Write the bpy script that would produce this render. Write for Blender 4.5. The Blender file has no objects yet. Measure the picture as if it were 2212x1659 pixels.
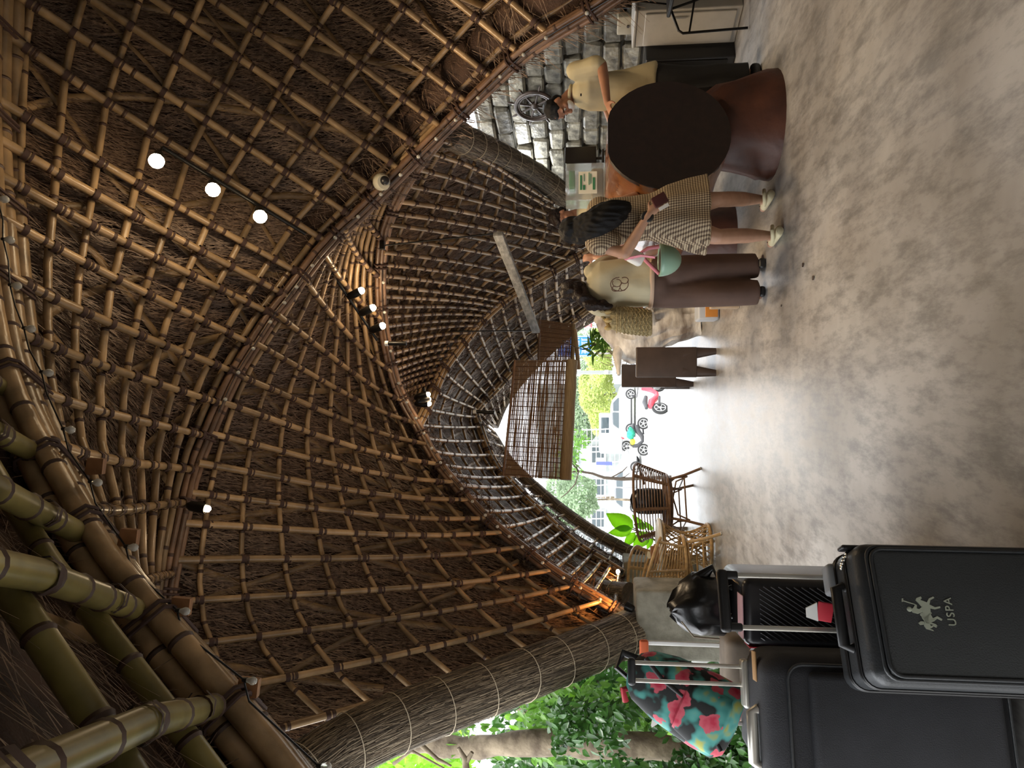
import bpy, bmesh, math, random
import numpy as np
from mathutils import Vector, Matrix, noise
random.seed(7); rng = np.random.default_rng(7)
PI = math.pi
C = bpy.context.scene.collection
scn = bpy.context.scene
# ---------------------------------------------------------------- camera (the phone was held sideways: the frame is rolled)
F = 1534.0; HOR = 1257.0; H = 1.45
TH = math.atan((HOR-1106.0)/F); ST, CT = math.sin(TH), math.cos(TH)
cam = bpy.data.cameras.new('camera'); cam.sensor_width = 36; cam.lens = F/2212*36; cam.clip_end = 500
co = bpy.data.objects.new('camera', cam); C.objects.link(co)
co.matrix_world = Matrix(((0,1,0,0),(ST,0,-CT,0),(-CT,0,-ST,H),(0,0,0,1)))
scn.camera = co
# ---------------------------------------------------------------- sky, sun, exposure
w = bpy.data.worlds.new('world'); scn.world = w; w.use_nodes = True
wn = w.node_tree.nodes; wl = w.node_tree.links
bg = wn['Background']; bg.inputs['Color'].default_value = (0.94,0.965,1.0,1); bg.inputs['Strength'].default_value = 3.7
su = bpy.data.lights.new('sun','SUN'); su.energy = 2.0; su.angle = 0.35; su.color = (1,.97,.9)
so = bpy.data.objects.new('sun', su); C.objects.link(so); so.rotation_euler = (math.radians(32), math.radians(-18), 0)
scn.view_settings.view_transform = 'Standard'; scn.view_settings.look = 'None'
scn.view_settings.gamma = 1; scn.view_settings.use_curve_mapping = False
scn.view_settings.exposure = 0.42
# ---------------------------------------------------------------- helpers
def W(ix, iy, d):
    """world point seen at photo pixel (ix,iy) at world depth y=d"""
    a = ((1659-iy)-829.5)/F; b = (ix-1106)/F
    y = CT+b*ST; z = ST-b*CT
    return Vector((a*d/y, d, H+z*d/y))
def G(ix, iy, z=0.0):
    a = ((1659-iy)-829.5)/F; b = (ix-1106)/F
    y = CT+b*ST; zz = ST-b*CT
    k = (z-H)/zz
    return Vector((a*k, y*k, z))
ORG = {}
def worg(o):
    v = Vector((0,0,0))
    while o is not None: v += Vector(ORG.get(o.name,(0,0,0))); o = o.parent
    return v
def tag(o, label=None, cat=None, group=None, kind=None):
    if label: o['label'] = label
    if cat: o['category'] = cat
    if group: o['group'] = group
    if kind: o['kind'] = kind
    return o
def thing(name, label, cat, loc=(0,0,0), rz=0, group=None, kind=None):
    o = bpy.data.objects.new(name, None); C.objects.link(o); o.empty_display_size = .1
    o.location = loc; o.rotation_euler = (0,0,rz); ORG[o.name] = tuple(loc)
    return tag(o, label, cat, group, kind)
class MB:
    def __init__(s): s.v = []; s.f = []; s.m = []; s.uv = None
    def add(s, vs, fs, mi=0):
        n = len(s.v); s.v.extend([tuple(p) for p in vs])
        for f in fs: s.f.append(tuple(i+n for i in f)); s.m.append(mi)
        return s
    def box(s, c, sz, rot=None, mi=0, taper=1.0):
        x, y, z = sz[0]/2, sz[1]/2, sz[2]/2
        vs = [Vector((a*x*(taper if cc > 0 else 1), b*y*(taper if cc > 0 else 1), cc*z)) for cc in (-1,1) for b in (-1,1) for a in (-1,1)]
        if rot is not None: vs = [rot @ p for p in vs]
        vs = [p+Vector(c) for p in vs]
        return s.add(vs, [(0,2,3,1),(4,5,7,6),(0,1,5,4),(2,6,7,3),(0,4,6,2),(1,3,7,5)], mi)
    def rbox(s, c, sz, r=.02, rot=None, mi=0, n=3):
        """box with rounded vertical+horizontal edges (stack of rounded rectangles)"""
        x, y, z = sz[0]/2, sz[1]/2, sz[2]/2; r = min(r, x*.99, y*.99, z*.99)
        rings = []
        for sg in (-1, 1):
            for k in range(n+1):
                a = PI/2*k/n
                if sg < 0: zz, ins = -z+r*(1-math.sin(a)), r*(1-math.cos(PI/2-a)) if False else r*(1-math.sin(a)); ins = r*(1-math.sin(a)); zz = -z+r*(1-math.cos(a)) ; 
                if sg < 0:
                    ins = r*(1-math.sin(a)); zz = -z+r*(1-math.cos(a))
                else:
                    ins = r*(1-math.cos(a)); zz = z-r*(1-math.sin(a))
                ring = []
                rr = max(r-ins, .0008)
                for (sx, sy, a0) in ((1,1,0),(-1,1,PI/2),(-1,-1,PI),(1,-1,1.5*PI)):
                    for q in range(n+1):
                        t = a0+PI/2*q/n
                        ring.append(Vector((sx*(x-r)+rr*math.cos(t), sy*(y-r)+rr*math.sin(t), zz)))
                rings.append(ring)
        if rot is not None: rings = [[rot @ p for p in g] for g in rings]
        rings = [[p+Vector(c) for p in g] for g in rings]
        return s.loft(rings, caps=True, mi=mi)
    def loft(s, rings, caps=True, mi=0, closed=True):
        n = len(rings[0]); vs = [p for r in rings for p in r]; fs = []
        for i in range(len(rings)-1):
            for j in range(n if closed else n-1):
                k = (j+1) % n
                fs.append((i*n+j, i*n+k, (i+1)*n+k, (i+1)*n+j))
        if caps and closed:
            fs.append(tuple(range(n-1,-1,-1))); fs.append(tuple((len(rings)-1)*n+j for j in range(n)))
        return s.add(vs, fs, mi)
    def tube(s, pts, r, n=8, caps=True, mi=0, closed=False, flat=1.0, up=None, mis=None):
        pts = [Vector(p) for p in pts]; m = len(pts)
        if not hasattr(r, '__len__'): r = [r]*m
        tang = []
        for i in range(m):
            if closed: t = pts[(i+1) % m]-pts[i-1]
            else: t = pts[min(i+1,m-1)]-pts[max(i-1,0)]
            if t.length < 1e-9: t = Vector((0,0,1))
            tang.append(t.normalized())
        ref = Vector(up) if up else (Vector((0,0,1)) if abs(tang[0].z) < .9 else Vector((1,0,0)))
        nx = (ref - tang[0]*ref.dot(tang[0])).normalized(); rings = []
        for i in range(m):
            nx = (nx - tang[i]*nx.dot(tang[i]))
            nx = nx.normalized() if nx.length > 1e-6 else Vector((1,0,0))
            ny = tang[i].cross(nx)
            rings.append([pts[i]+nx*(r[i]*flat*math.cos(2*PI*j/n))+ny*(r[i]*math.sin(2*PI*j/n)) for j in range(n)])
        if closed: rings.append(rings[0]); caps = False
        if mis is None: return s.loft(rings, caps, mi)
        for i in range(len(rings)-1): s.loft([rings[i], rings[i+1]], False, mis[i])
        if caps:
            s.add(rings[0], [tuple(range(n-1,-1,-1))], mi); s.add(rings[-1], [tuple(range(n))], mi)
        return s
    def lathe(s, c, prof, n=16, mi=0, axis=None, sx=1, sy=1):
        """prof list of (r,z)"""
        M = Vector((0,0,1)).rotation_difference(Vector(axis)).to_matrix() if axis is not None else Matrix.Identity(3)
        rings = [[Vector(c)+M @ Vector((r*sx*math.cos(2*PI*j/n), r*sy*math.sin(2*PI*j/n), z)) for j in range(n)] for r, z in prof]
        return s.loft(rings, True, mi)
    def ball(s, c, r, n=12, mi=0, rot=None):
        if not hasattr(r, '__len__'): r = (r,r,r)
        rings = []
        for i in range(n//2+1):
            a = -PI/2+PI*i/(n//2); cz = max(math.cos(a), .01)
            ring = [Vector((r[0]*cz*math.cos(2*PI*j/n), r[1]*cz*math.sin(2*PI*j/n), r[2]*math.sin(a))) for j in range(n)]
            if rot is not None: ring = [rot @ p for p in ring]
            rings.append([p+Vector(c) for p in ring])
        return s.loft(rings, True, mi)
    def grid(s, fn, nu, nv, mi=0):
        vs = [fn(i/nu, j/nv) for i in range(nu+1) for j in range(nv+1)]
        fs = [(i*(nv+1)+j, (i+1)*(nv+1)+j, (i+1)*(nv+1)+j+1, i*(nv+1)+j+1) for i in range(nu) for j in range(nv)]
        return s.add(vs, fs, mi)
    def poly(s, pts, depth, mi=0):
        """extrude planar polygon pts (list of Vector) by vector depth"""
        n = len(pts); d = Vector(depth)
        vs = [Vector(p) for p in pts]+[Vector(p)+d for p in pts]
        fs = [tuple(range(n-1,-1,-1)), tuple(range(n,2*n))]+[(i,(i+1)%n,n+(i+1)%n,n+i) for i in range(n)]
        return s.add(vs, fs, mi)
    def build(s, name, mats, parent=None, local=False, smooth=True, kind=None, sol=0):
        if not isinstance(mats, (list,tuple)): mats = [mats]
        me = bpy.data.meshes.new(name)
        vs = np.array(s.v, dtype=float).reshape(-1,3); org = Vector((0,0,0))
        if not local:
            if parent is not None: org = worg(parent)
            elif len(vs): org = Vector(((vs[:,0].min()+vs[:,0].max())/2,(vs[:,1].min()+vs[:,1].max())/2,vs[:,2].min()))
            vs = vs-np.array(org)
        me.from_pydata(vs.tolist(), [], s.f); me.update()
        for m in mats: me.materials.append(m)
        if len(mats) > 1: me.polygons.foreach_set('material_index', s.m)
        if smooth:
            me.polygons.foreach_set('use_smooth', [True]*len(me.polygons))
            try: me.set_sharp_from_angle(angle=math.radians(62))
            except Exception: pass
        o = bpy.data.objects.new(name, me); C.objects.link(o)
        if parent is not None: o.parent = parent
        elif not local: o.location = org; ORG[o.name] = tuple(org)
        if sol:
            md = o.modifiers.new('solid','SOLIDIFY'); md.thickness = sol; md.offset = 0
        if kind: o['kind'] = kind
        return o
def dup(root, loc, rz=None, label=None, group=None, scale=None):
    r = root.copy(); C.objects.link(r); r.location = loc; ORG[r.name] = tuple(loc)
    if rz is not None: r.rotation_euler = (0,0,rz)
    if scale: r.scale = scale
    if label: r['label'] = label
    if group: r['group'] = group
    for ch in list(root.children):
        c = ch.copy(); C.objects.link(c); c.parent = r
        for g in ch.children:
            d = g.copy(); C.objects.link(d); d.parent = c
    return r
def crom(P, t):
    """catmull-rom through P at t in [0,1] by index"""
    n = len(P)-1; x = min(max(t,0),1)*n; i = min(int(x), n-1); f = x-i
    p0, p1, p2, p3 = P[max(i-1,0)], P[i], P[i+1], P[min(i+2,n)]
    return 0.5*((2*p1)+(p2-p0)*f+(2*p0-5*p1+4*p2-p3)*f*f+(3*p1-p0-3*p2+p3)*f**3)
def curve(P, n): return [crom(P, i/n) for i in range(n+1)]
# ---- materials
def mat(name, col, rough=.6, metal=0, noise_amt=0, nscale=8, bump=0, bscale=40, stretch=(1,1,1), rnd=0, spec=None, trans=0, emit=None, estr=0, alpha=1, coat=0, sub=0, col2=None, translucent=0):
    m = bpy.data.materials.new(name); m.use_nodes = True; nt = m.node_tree; N = nt.nodes; L = nt.links
    b = N['Principled BSDF']; c = (*col,1)
    b.inputs['Base Color'].default_value = c; b.inputs['Roughness'].default_value = rough; b.inputs['Metallic'].default_value = metal
    if spec is not None: b.inputs['Specular IOR Level'].default_value = spec
    if trans: b.inputs['Transmission Weight'].default_value = trans
    if coat: b.inputs['Coat Weight'].default_value = coat
    if emit: b.inputs['Emission Color'].default_value = (*emit,1); b.inputs['Emission Strength'].default_value = estr
    if alpha < 1: b.inputs['Alpha'].default_value = alpha
    if noise_amt or bump or rnd or col2:
        tc = N.new('ShaderNodeTexCoord'); mp = N.new('ShaderNodeMapping'); mp.inputs['Scale'].default_value = stretch
        L.new(tc.outputs['Object'], mp.inputs['Vector'])
        nz = N.new('ShaderNodeTexNoise'); nz.inputs['Scale'].default_value = nscale; nz.inputs['Detail'].default_value = 6
        L.new(mp.outputs[0], nz.inputs['Vector'])
        if noise_amt or col2:
            cr = N.new('ShaderNodeValToRGB')
            lo = tuple(x*(1-noise_amt) for x in col); hi = tuple(min(x*(1+noise_amt),1) for x in col)
            if col2: lo, hi = col, col2
            cr.color_ramp.elements[0].color = (*lo,1); cr.color_ramp.elements[0].position = .35
            cr.color_ramp.elements[1].color = (*hi,1); cr.color_ramp.elements[1].position = .65
            L.new(nz.outputs['Fac'], cr.inputs[0]); out = cr.outputs[0]
            if rnd:
                oi = N.new('ShaderNodeObjectInfo'); hs = N.new('ShaderNodeHueSaturation')
                mr = N.new('ShaderNodeMapRange'); mr.inputs['To Min'].default_value = 1-rnd; mr.inputs['To Max'].default_value = 1+rnd
                L.new(oi.outputs['Random'], mr.inputs['Value']); L.new(mr.outputs[0], hs.inputs['Value']); L.new(out, hs.inputs['Color']); out = hs.outputs[0]
            L.new(out, b.inputs['Base Color'])
        if bump:
            n2 = N.new('ShaderNodeTexNoise'); n2.inputs['Scale'].default_value = bscale; n2.inputs['Detail'].default_value = 4
            L.new(mp.outputs[0], n2.inputs['Vector'])
            bp = N.new('ShaderNodeBump'); bp.inputs['Strength'].default_value = bump; bp.inputs['Distance'].default_value = .01
            L.new(n2.outputs['Fac'], bp.inputs['Height']); L.new(bp.outputs[0], b.inputs['Normal'])
    if translucent:
        tr = N.new('ShaderNodeBsdfTranslucent'); tr.inputs['Color'].default_value = (*[min(x*1.6,1) for x in col],1)
        mx = N.new('ShaderNodeMixShader'); mx.inputs[0].default_value = translucent
        L.new(b.outputs[0], mx.inputs[1]); L.new(tr.outputs[0], mx.inputs[2]); L.new(mx.outputs[0], N['Material Output'].inputs['Surface'])
    return m
M = {}
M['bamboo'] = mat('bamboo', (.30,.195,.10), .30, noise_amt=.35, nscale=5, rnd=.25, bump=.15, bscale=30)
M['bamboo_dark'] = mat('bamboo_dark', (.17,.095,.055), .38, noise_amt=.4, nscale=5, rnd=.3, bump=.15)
M['bamboo_node'] = mat('bamboo_node', (.06,.03,.018), .6)
M['bamboo_green'] = mat('bamboo_green', (.20,.16,.05), .35, noise_amt=.4, nscale=4, rnd=.2)
M['split'] = mat('split_bamboo', (.19,.115,.05), .5, noise_amt=.3, nscale=6, rnd=.25)
M['lash'] = mat('lashing', (.05,.024,.018), .8)
M['thatch'] = mat('thatch', (.034,.018,.011), .9, col2=(.085,.046,.028), nscale=6, bump=.8, bscale=90, stretch=(1,1,1))
M['strand'] = mat('thatch_strand', (.085,.048,.03), .5, col2=(.27,.175,.115), nscale=25)
M['roll'] = mat('reed_roll', (.06,.046,.032), .8, col2=(.10,.078,.055), nscale=30, bump=.6, bscale=120)
M['roll_strand'] = mat('roll_strand', (.16,.12,.08), .65)
M['roll_strand2'] = mat('roll_strand_pale', (.36,.29,.20), .6)
M['roll_strand3'] = mat('roll_strand_dark', (.06,.045,.03), .75)
M['cord'] = mat('cord', (.45,.38,.27), .8)
M['black'] = mat('black_plastic', (.012,.012,.013), .4)
M['steel'] = mat('brushed_steel', (.55,.54,.5), .3, metal=.9)
M['bulb_off'] = mat('clear_bulb', (.75,.74,.68), .12, trans=.5)
M['lamp'] = mat('lamp_glow', (1,.8,.5), .5, emit=(1,.80,.50), estr=45)
M['white'] = mat('white_paint', (.75,.75,.72), .45)
# ================================================================ FLOOR and GROUND
def floor_mat():
    m = bpy.data.materials.new('polished_concrete'); m.use_nodes = True; N = m.node_tree.nodes; L = m.node_tree.links; b = N['Principled BSDF']
    tc = N.new('ShaderNodeTexCoord')
    n1 = N.new('ShaderNodeTexNoise'); n1.inputs['Scale'].default_value = .9; n1.inputs['Detail'].default_value = 5; n1.inputs['Roughness'].default_value = .6
    mp = N.new('ShaderNodeMapping'); mp.inputs['Scale'].default_value = (3.2,1.0,1); L.new(tc.outputs['Object'], mp.inputs[0])
    n2 = N.new('ShaderNodeTexNoise'); n2.inputs['Scale'].default_value = 4; n2.inputs['Detail'].default_value = 8; n2.inputs['Roughness'].default_value = .7
    L.new(tc.outputs['Object'], n1.inputs[0]); L.new(mp.outputs[0], n2.inputs[0])
    cr = N.new('ShaderNodeValToRGB'); e = cr.color_ramp.elements
    e[0].color = (.20,.18,.158,1); e[0].position = .30; e[1].color = (.42,.41,.395,1); e[1].position = .62
    c2 = N.new('ShaderNodeValToRGB'); e = c2.color_ramp.elements
    e[0].color = (.55,.55,.55,1); e[0].position = .36; e[1].color = (1.1,1.1,1.1,1); e[1].position = .56
    mx = N.new('ShaderNodeMix'); mx.data_type = 'RGBA'; mx.blend_type = 'MULTIPLY'; mx.inputs[0].default_value = .85
    L.new(n1.outputs[0], cr.inputs[0]); L.new(n2.outputs[0], c2.inputs[0]); L.new(cr.outputs[0], mx.inputs[6]); L.new(c2.outputs[0], mx.inputs[7])
    L.new(mx.outputs[2], b.inputs['Base Color'])
    mr = N.new('ShaderNodeMapRange'); mr.inputs['To Min'].default_value = .28; mr.inputs['To Max'].default_value = .5
    L.new(n2.outputs[0], mr.inputs[0]); L.new(mr.outputs[0], b.inputs['Roughness'])
    bp = N.new('ShaderNodeBump'); bp.inputs['Strength'].default_value = .12; bp.inputs['Distance'].default_value = .01
    L.new(n2.outputs[0], bp.inputs['Height']); L.new(bp.outputs[0], b.inputs['Normal'])
    return m
M['floor'] = floor_mat()
M['paving'] = mat('pale_paving', (.42,.42,.40), .5, noise_amt=.3, nscale=3, stretch=(4,1,1), bump=.2)
M['soil'] = mat('soil', (.07,.06,.035), .9, noise_amt=.5, nscale=6)
FY = 10.6
fb = MB(); fb.box((1.0,(FY-5)/2,-.06), (11.4,FY+5,.12)); fl = fb.build('floor', M['floor']); fl['kind'] = 'structure'
def gz(y): return -.03-1.75*min(max((y-FY)/24.0,0),1)
g = MB()
g.grid(lambda u,v: Vector((-26+52*v, FY+.0+70*u, gz(FY+70*u))), 35, 4)
gd = g.build('street_ground', M['paving']); gd['kind'] = 'structure'; gd.name = 'floor_outside'
g = MB(); g.grid(lambda u,v: Vector((-4.7-11*u, -4+15*v, -.05-.05*noise.noise(Vector((u*9,v*9,0))))), 14, 18)
gs = g.build('floor_garden', M['soil']); gs['kind'] = 'structure'
mb = MB(); mb.box((0,-4.9,2.0),(14,.2,4.0)); o = mb.build('wall_back_light_block', mat('back_block_plain',(.16,.13,.10),.9)); o['kind'] = 'structure'  # unseen wall added to cut the light from behind the camera
mb = MB(); mb.box((-4.6,-2.6,1.7),(.2,4.6,3.4)); o = mb.build('wall_left_light_block', mat('left_block_plain',(.16,.13,.10),.9)); o['kind'] = 'structure'  # unseen partial wall, also added to keep light out at the back left
# ================================================================ BAMBOO
def culm(mb, pts, r0, r1, n=7, node=.36, jit=0):
    """bamboo culm along a polyline with swollen dark nodes"""
    pts = [Vector(p) for p in pts]
    cum = [0]
    for i in range(1,len(pts)): cum.append(cum[-1]+(pts[i]-pts[i-1]).length)
    Lt = cum[-1]
    if Lt < .02: return
    st = {0.0:0, Lt:0}
    k = random.uniform(.1,node)
    while k < Lt-.05:
        st[max(k-.014,0)] = 1; st[k] = 2; st[k+.014] = 3; k += node*random.uniform(.85,1.15)
    if len(pts) > 2:
        for c_ in cum[1:-1]:
            if all(abs(c_-q) > .03 for q in st): st[c_] = 0
    ks = sorted(st); P = []; R = []; mis = []
    for q in ks:
        i = 0
        while i < len(cum)-2 and cum[i+1] < q: i += 1
        f = (q-cum[i])/max(cum[i+1]-cum[i],1e-6)
        P.append(pts[i].lerp(pts[i+1], f)); rr = r0+(r1-r0)*q/Lt
        R.append(rr*(1.13 if st[q] == 2 else 1.0))
        mis.append(1 if st[q] in (1,2) else 0)
    if r0 > .04: n = 14
    mb.tube(P, R, n, True, 0, mis=mis)
BM = [M['bamboo'], M['bamboo_node']]; BD = [M['bamboo_dark'], M['bamboo_node']]; BG = [M['bamboo_green'], M['bamboo_node']]
EYE = Vector((0,4.5,1.0))
class Surf:
    def __init__(s, pairs, bulge=0.0, world=False):
        f = (lambda p: Vector(p)) if world else (lambda p: W(*p))
        s.A = [f(a) for a,b in pairs]; s.B = [f(b) for a,b in pairs]; s.bulge = bulge
    def raw(s, t, q): return crom(s.A,t).lerp(crom(s.B,t), q)
    def nrm(s, t, q):
        e = .02; t0, t1 = max(t-e,0), min(t+e,1); q0, q1 = max(q-e,0), min(q+e,1)
        n = (s.raw(t1,q)-s.raw(t0,q)).cross(s.raw(t,q1)-s.raw(t,q0))
        if n.length < 1e-9: n = Vector((0,0,1))
        n.normalize()
        if n.dot(s.raw(t,q)-EYE) < 0: n = -n
        return n
    def at(s, t, q, off=0):
        n = s.nrm(t,q); return s.raw(t,q)+n*(off+s.bulge*4*q*(1-q))
def panel(label, S, ts, qs, r_p=.03, r_c=.025, diag=10, strands=9000, thick=.22, mats=BM, slen=.3, tt=(0,1), qq=(0,1), dstep=2, cover=(0,1)):
    c = S.at(.5,.5)
    root = thing('ceiling', label, None, tuple(c)); root['kind'] = 'structure'
    lash = MB()
    for t in ts:
        mb = MB(); culm(mb, [S.at(t, qq[0]+(qq[1]-qq[0])*k/5) for k in range(6)], r_p*random.uniform(.9,1.1), r_p*.75)
        mb.build('bamboo_pole', mats, root)
    for q in qs:
        o = r_p+r_c
        nseg = 22
        mb = MB(); culm(mb, [S.at(tt[0]+(tt[1]-tt[0])*k/nseg, q, o) for k in range(nseg+1)], r_c*random.uniform(.9,1.1), r_c*.85, 6)
        mb.build('bamboo_crosspiece', mats, root)
        for t in ts:
            if tt[0] <= t <= tt[1]:
                p = S.at(t,q,0); p2 = S.at(t,min(q+.02,1),0); d = (p2-p)
                if d.length > 1e-4:
                    d.normalize(); lash.tube([p-d*.018, p+d*.018], r_p*1.18, 7, False)
                    if random.random() < .6: lash.tube([p+d*.03, p+d*.045], r_p*1.15, 7, False)
    for k in range(diag):
        o = r_p+2*r_c+.03+.02*(k % 2)
        t0 = (k+.5)/diag*1.15-.1; dt = (.20 if k % 2 else -.16)*dstep/2
        pts = []
        for j in range(7):
            t = t0+dt*j/6
            if -.001 <= t <= 1.001: pts.append(S.at(t, .02+.96*j/6, o))
        if len(pts) > 2:
            mb = MB(); mb.tube(pts, [.034]*len(pts), 5, True, flat=.5); mb.build('split_bamboo_brace', M['split'], root)
    lash.build('lashing', M['lash'], root, kind='stuff')
    # thatch skin with depth
    th = MB(); c0, c1 = cover
    nu, nv = 40, 14
    f = lambda off: (lambda u,v: S.at(c0+(c1-c0)*u, v, off+.03*noise.noise(Vector((u*30,v*12,off)))))
    th.grid(f(thick), nu, nv); th.grid(f(thick+.16), nu, nv)
    th.build('thatch', M['thatch'], root, kind='stuff')
    # reed strands hanging off the thatch: one quad blade each, in rows
    sv = []; sf = []
    cs_ = np.array([(S.at(c0+(c1-c0)*(i+1)/60,.5)-S.at(c0+(c1-c0)*i/60,.5)).length*(S.at(c0+(c1-c0)*(i+.5)/60,1)-S.at(c0+(c1-c0)*(i+.5)/60,0)).length for i in range(60)]); cs_ = np.cumsum(cs_/cs_.sum()); cs_ = np.concatenate([[0],cs_])
    for k in range(strands):
        t = c0+(c1-c0)*float(np.interp(random.random(), cs_, np.linspace(0,1,61))); q = random.random()
        p = S.at(t,q,thick-.03)
        n = S.nrm(t,q)
        dn = Vector((0,0,-1)); dn = dn-n*dn.dot(n)
        if dn.length < .05: dn = Vector((0,1,0))
        dn.normalize(); sd = n.cross(dn)
        d = (dn+sd*random.gauss(0,.36)-n*random.uniform(.0,.32)).normalized()
        L_ = slen*random.uniform(.4,1.1); wd = random.uniform(.0018,.0055)
        a = p-n*random.uniform(-.02,.02); b = a+d*L_
        i = len(sv); w_ = sd*wd
        sv += [a-w_, a+w_, b+w_*.5, b-w_*.5]; sf.append((i,i+1,i+2,i+3))
    st = MB(); st.v = [tuple(v) for v in sv]; st.f = sf; st.m = [0]*len(sf)
    st.build('thatch_strands', M['strand'], root, smooth=False, kind='stuff')
    return root
def arch(label, pts, rows, r, mats, lashstep=.45, world=False, spread=(0,0,1)):
    """bundle of culms following pts; rows = list of (offset sideways, offset up)"""
    P = [Vector(p) if world else W(*p) for p in pts]
    Q = curve(P, 36); c = Q[len(Q)//2]
    root = thing('trim_%d' % (len([o for o in C.objects if o.name.startswith('trim')])+1), label, None, tuple(c), kind='structure')
    frames = []
    for i,p in enumerate(Q):
        t = (Q[min(i+1,36)]-Q[max(i-1,0)]).normalized()
        out = (p-EYE); out = (out-t*out.dot(t)).normalized(); sd = t.cross(out)
        frames.append((p,t,out,sd))
    for (a,b) in rows:
        mb = MB(); culm(mb, [p+out*b+sd*a for p,t,out,sd in frames], r, r*.9, 8, .42); mb.build('culm', mats, root)
    # lashings
    w_ = max(abs(a) for a,b in rows)+r*1.06; h0 = min(b for a,b in rows)-r*1.06; h1 = max(b for a,b in rows)+r*1.06
    acc = 0; last = Q[0]
    for i in range(1,36):
        acc += (Q[i]-last).length; last = Q[i]
        if acc > lashstep:
            acc = 0; p,t,out,sd = frames[i]
            a0 = min(a for a,b in rows)-r*1.06; a1 = max(a for a,b in rows)+r*1.06
            for dd in (-.02,.02):
                rect = [p+t*dd+sd*x+out*y for x,y in ((a0,h0),(a1,h0),(a1,h1),(a0,h1))]
                ring = []
                for k in range(4):
                    for f in (.12,.5,.88): ring.append(rect[k].lerp(rect[(k+1)%4], f))
                mb = MB(); mb.tube(ring, .011, 5, closed=True); mb.build('lashing', M['lash'], root)
    return root
# ---- pixel/depth rails read off the photograph
PA = [(700,1760,2.9),(620,1640,3.0),(400,1385,3.2),(250,1205,3.4),(130,1000,3.7),(57,835,3.9),(20,650,4.1),(0,400,4.3),(-5,150,4.5),(10,-150,4.7),(60,-380,4.9),(150,-570,5.0),(330,-900,5.1),(480,-1100,5.2)]
P1 = [((700,1760,2.9),(560,1640,4.9)),((540,1560,3.07),(430,1500,5.0)),((400,1385,3.2),(362,1350,5.12)),((290,1260,3.3),(372,1240,5.25)),((190,1100,3.55),(403,1085,5.45)),((110,960,3.7),(420,1015,5.6)),((55,835,3.9),(448,943,5.7)),
 ((32,715,4.0),(478,872,5.8)),((14,595,4.15),(510,805,5.9)),((4,470,4.25),(548,745,6.0)),((0,380,4.3),(590,680,6.1)),((-2,300,4.37),(622,640,6.15)),((-4,215,4.43),(655,595,6.2)),
 ((-5,60,4.6),(710,525,6.3)),((-2,-40,4.65),(767,472,6.32)),((15,-130,4.7),(823,417,6.3)),((30,-220,4.8),(870,370,6.28)),((50,-300,4.85),(914,325,6.25)),((75,-390,4.9),(960,280,6.2)),((105,-470,4.95),(1015,226,6.1)),
 ((140,-550,5.0),(1070,173,6.0)),((180,-640,5.0),(1128,120,5.85)),((230,-730,5.05),(1190,78,5.7)),((330,-900,5.1),(1320,0,5.5)),((480,-1100,5.2),(1440,-90,5.3))]
PB = [b for a,b in P1]
PBx = PB
P2 = [((960,280,6.2),(950,300,6.3)),((905,335,6.25),(895,370,6.6)),((850,390,6.3),(850,450,6.9)),((795,445,6.3),(828,520,7.1)),((745,495,6.3),(822,600,7.3)),((700,545,6.3),(826,690,7.5)),
 ((655,600,6.2),(848,805,7.7)),((600,680,6.1),(872,868,7.8)),((553,742,6.0),(899,915,7.85)),((508,808,5.9),(922,960,7.8)),((478,868,5.8),(948,1003,7.7)),((450,935,5.7),(980,1042,7.6)),
 ((428,1000,5.6),(1012,1080,7.5)),((408,1063,5.5),(1050,1120,7.4)),((395,1130,5.4),(1085,1150,7.35)),((380,1210,5.3),(1125,1182,7.3)),((372,1300,5.2),(1190,1232,7.2)),((390,1395,5.1),(1242,1264,7.15)),
 ((450,1495,5.0),(1300,1298,7.1)),((545,1590,4.9),(1350,1328,7.0))]
PC = [b for a,b in P2]
P3 = [((950,300,6.3),(1225,450,9.7)),((900,365,6.6),(1248,485,9.95)),((862,435,6.85),(1262,520,10.2)),((842,485,7.0),(1235,562,10.2)),((828,545,7.15),(1160,605,10.0)),((823,595,7.3),(1101,640,9.8)),
 ((824,640,7.4),(1075,663,9.7)),((828,685,7.5),(1050,682,9.6)),((834,725,7.6),(1030,703,9.45)),((842,765,7.68),(1005,735,9.3)),((848,800,7.7),(980,765,9.1)),((856,825,7.73),(960,795,8.9)),((864,850,7.78),(945,822,8.7)),((878,880,7.82),(930,865,8.4))]
P4 = [((1290,530,10.5),(1300,645,11.5)),((1235,562,10.2),(1255,680,11.4)),((1200,583,10.1),(1215,710,11.3)),((1160,605,10.0),(1180,738,11.2)),((1110,635,9.85),(1145,765,11.1)),((1070,667,9.7),(1112,795,11.0)),
 ((1030,703,9.45),(1085,825,10.9)),((990,750,9.2),(1062,850,10.8)),((955,800,8.85),(1042,870,10.7)),((930,865,8.4),(1027,892,10.6)),((903,918,7.9),(1036,922,10.5)),((922,960,7.8),(1052,968,10.3)),((948,1003,7.7),(1074,1010,10.1)),
 ((972,1033,7.62),(1100,1040,9.95)),((1005,1072,7.5),(1130,1072,9.8)),((1050,1120,7.4),(1168,1107,9.6)),((1117,1176,7.3),(1194,1132,9.5)),((1150,1202,7.25),(1222,1157,9.4)),((1190,1232,7.2),(1252,1182,9.3)),
 ((1235,1260,7.15),(1290,1205,9.2)),((1280,1285,7.1),(1318,1222,9.1)),((1350,1328,7.0),(1345,1240,9.0))]
PE = [b for a,b in P4]
PD = [(1290,530,10.5),(1235,562,10.2),(1160,605,10.0),(1101,640,9.8),(1050,682,9.6),(1005,735,9.3),(960,795,8.9),(930,865,8.4),(903,918,7.9)]
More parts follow.
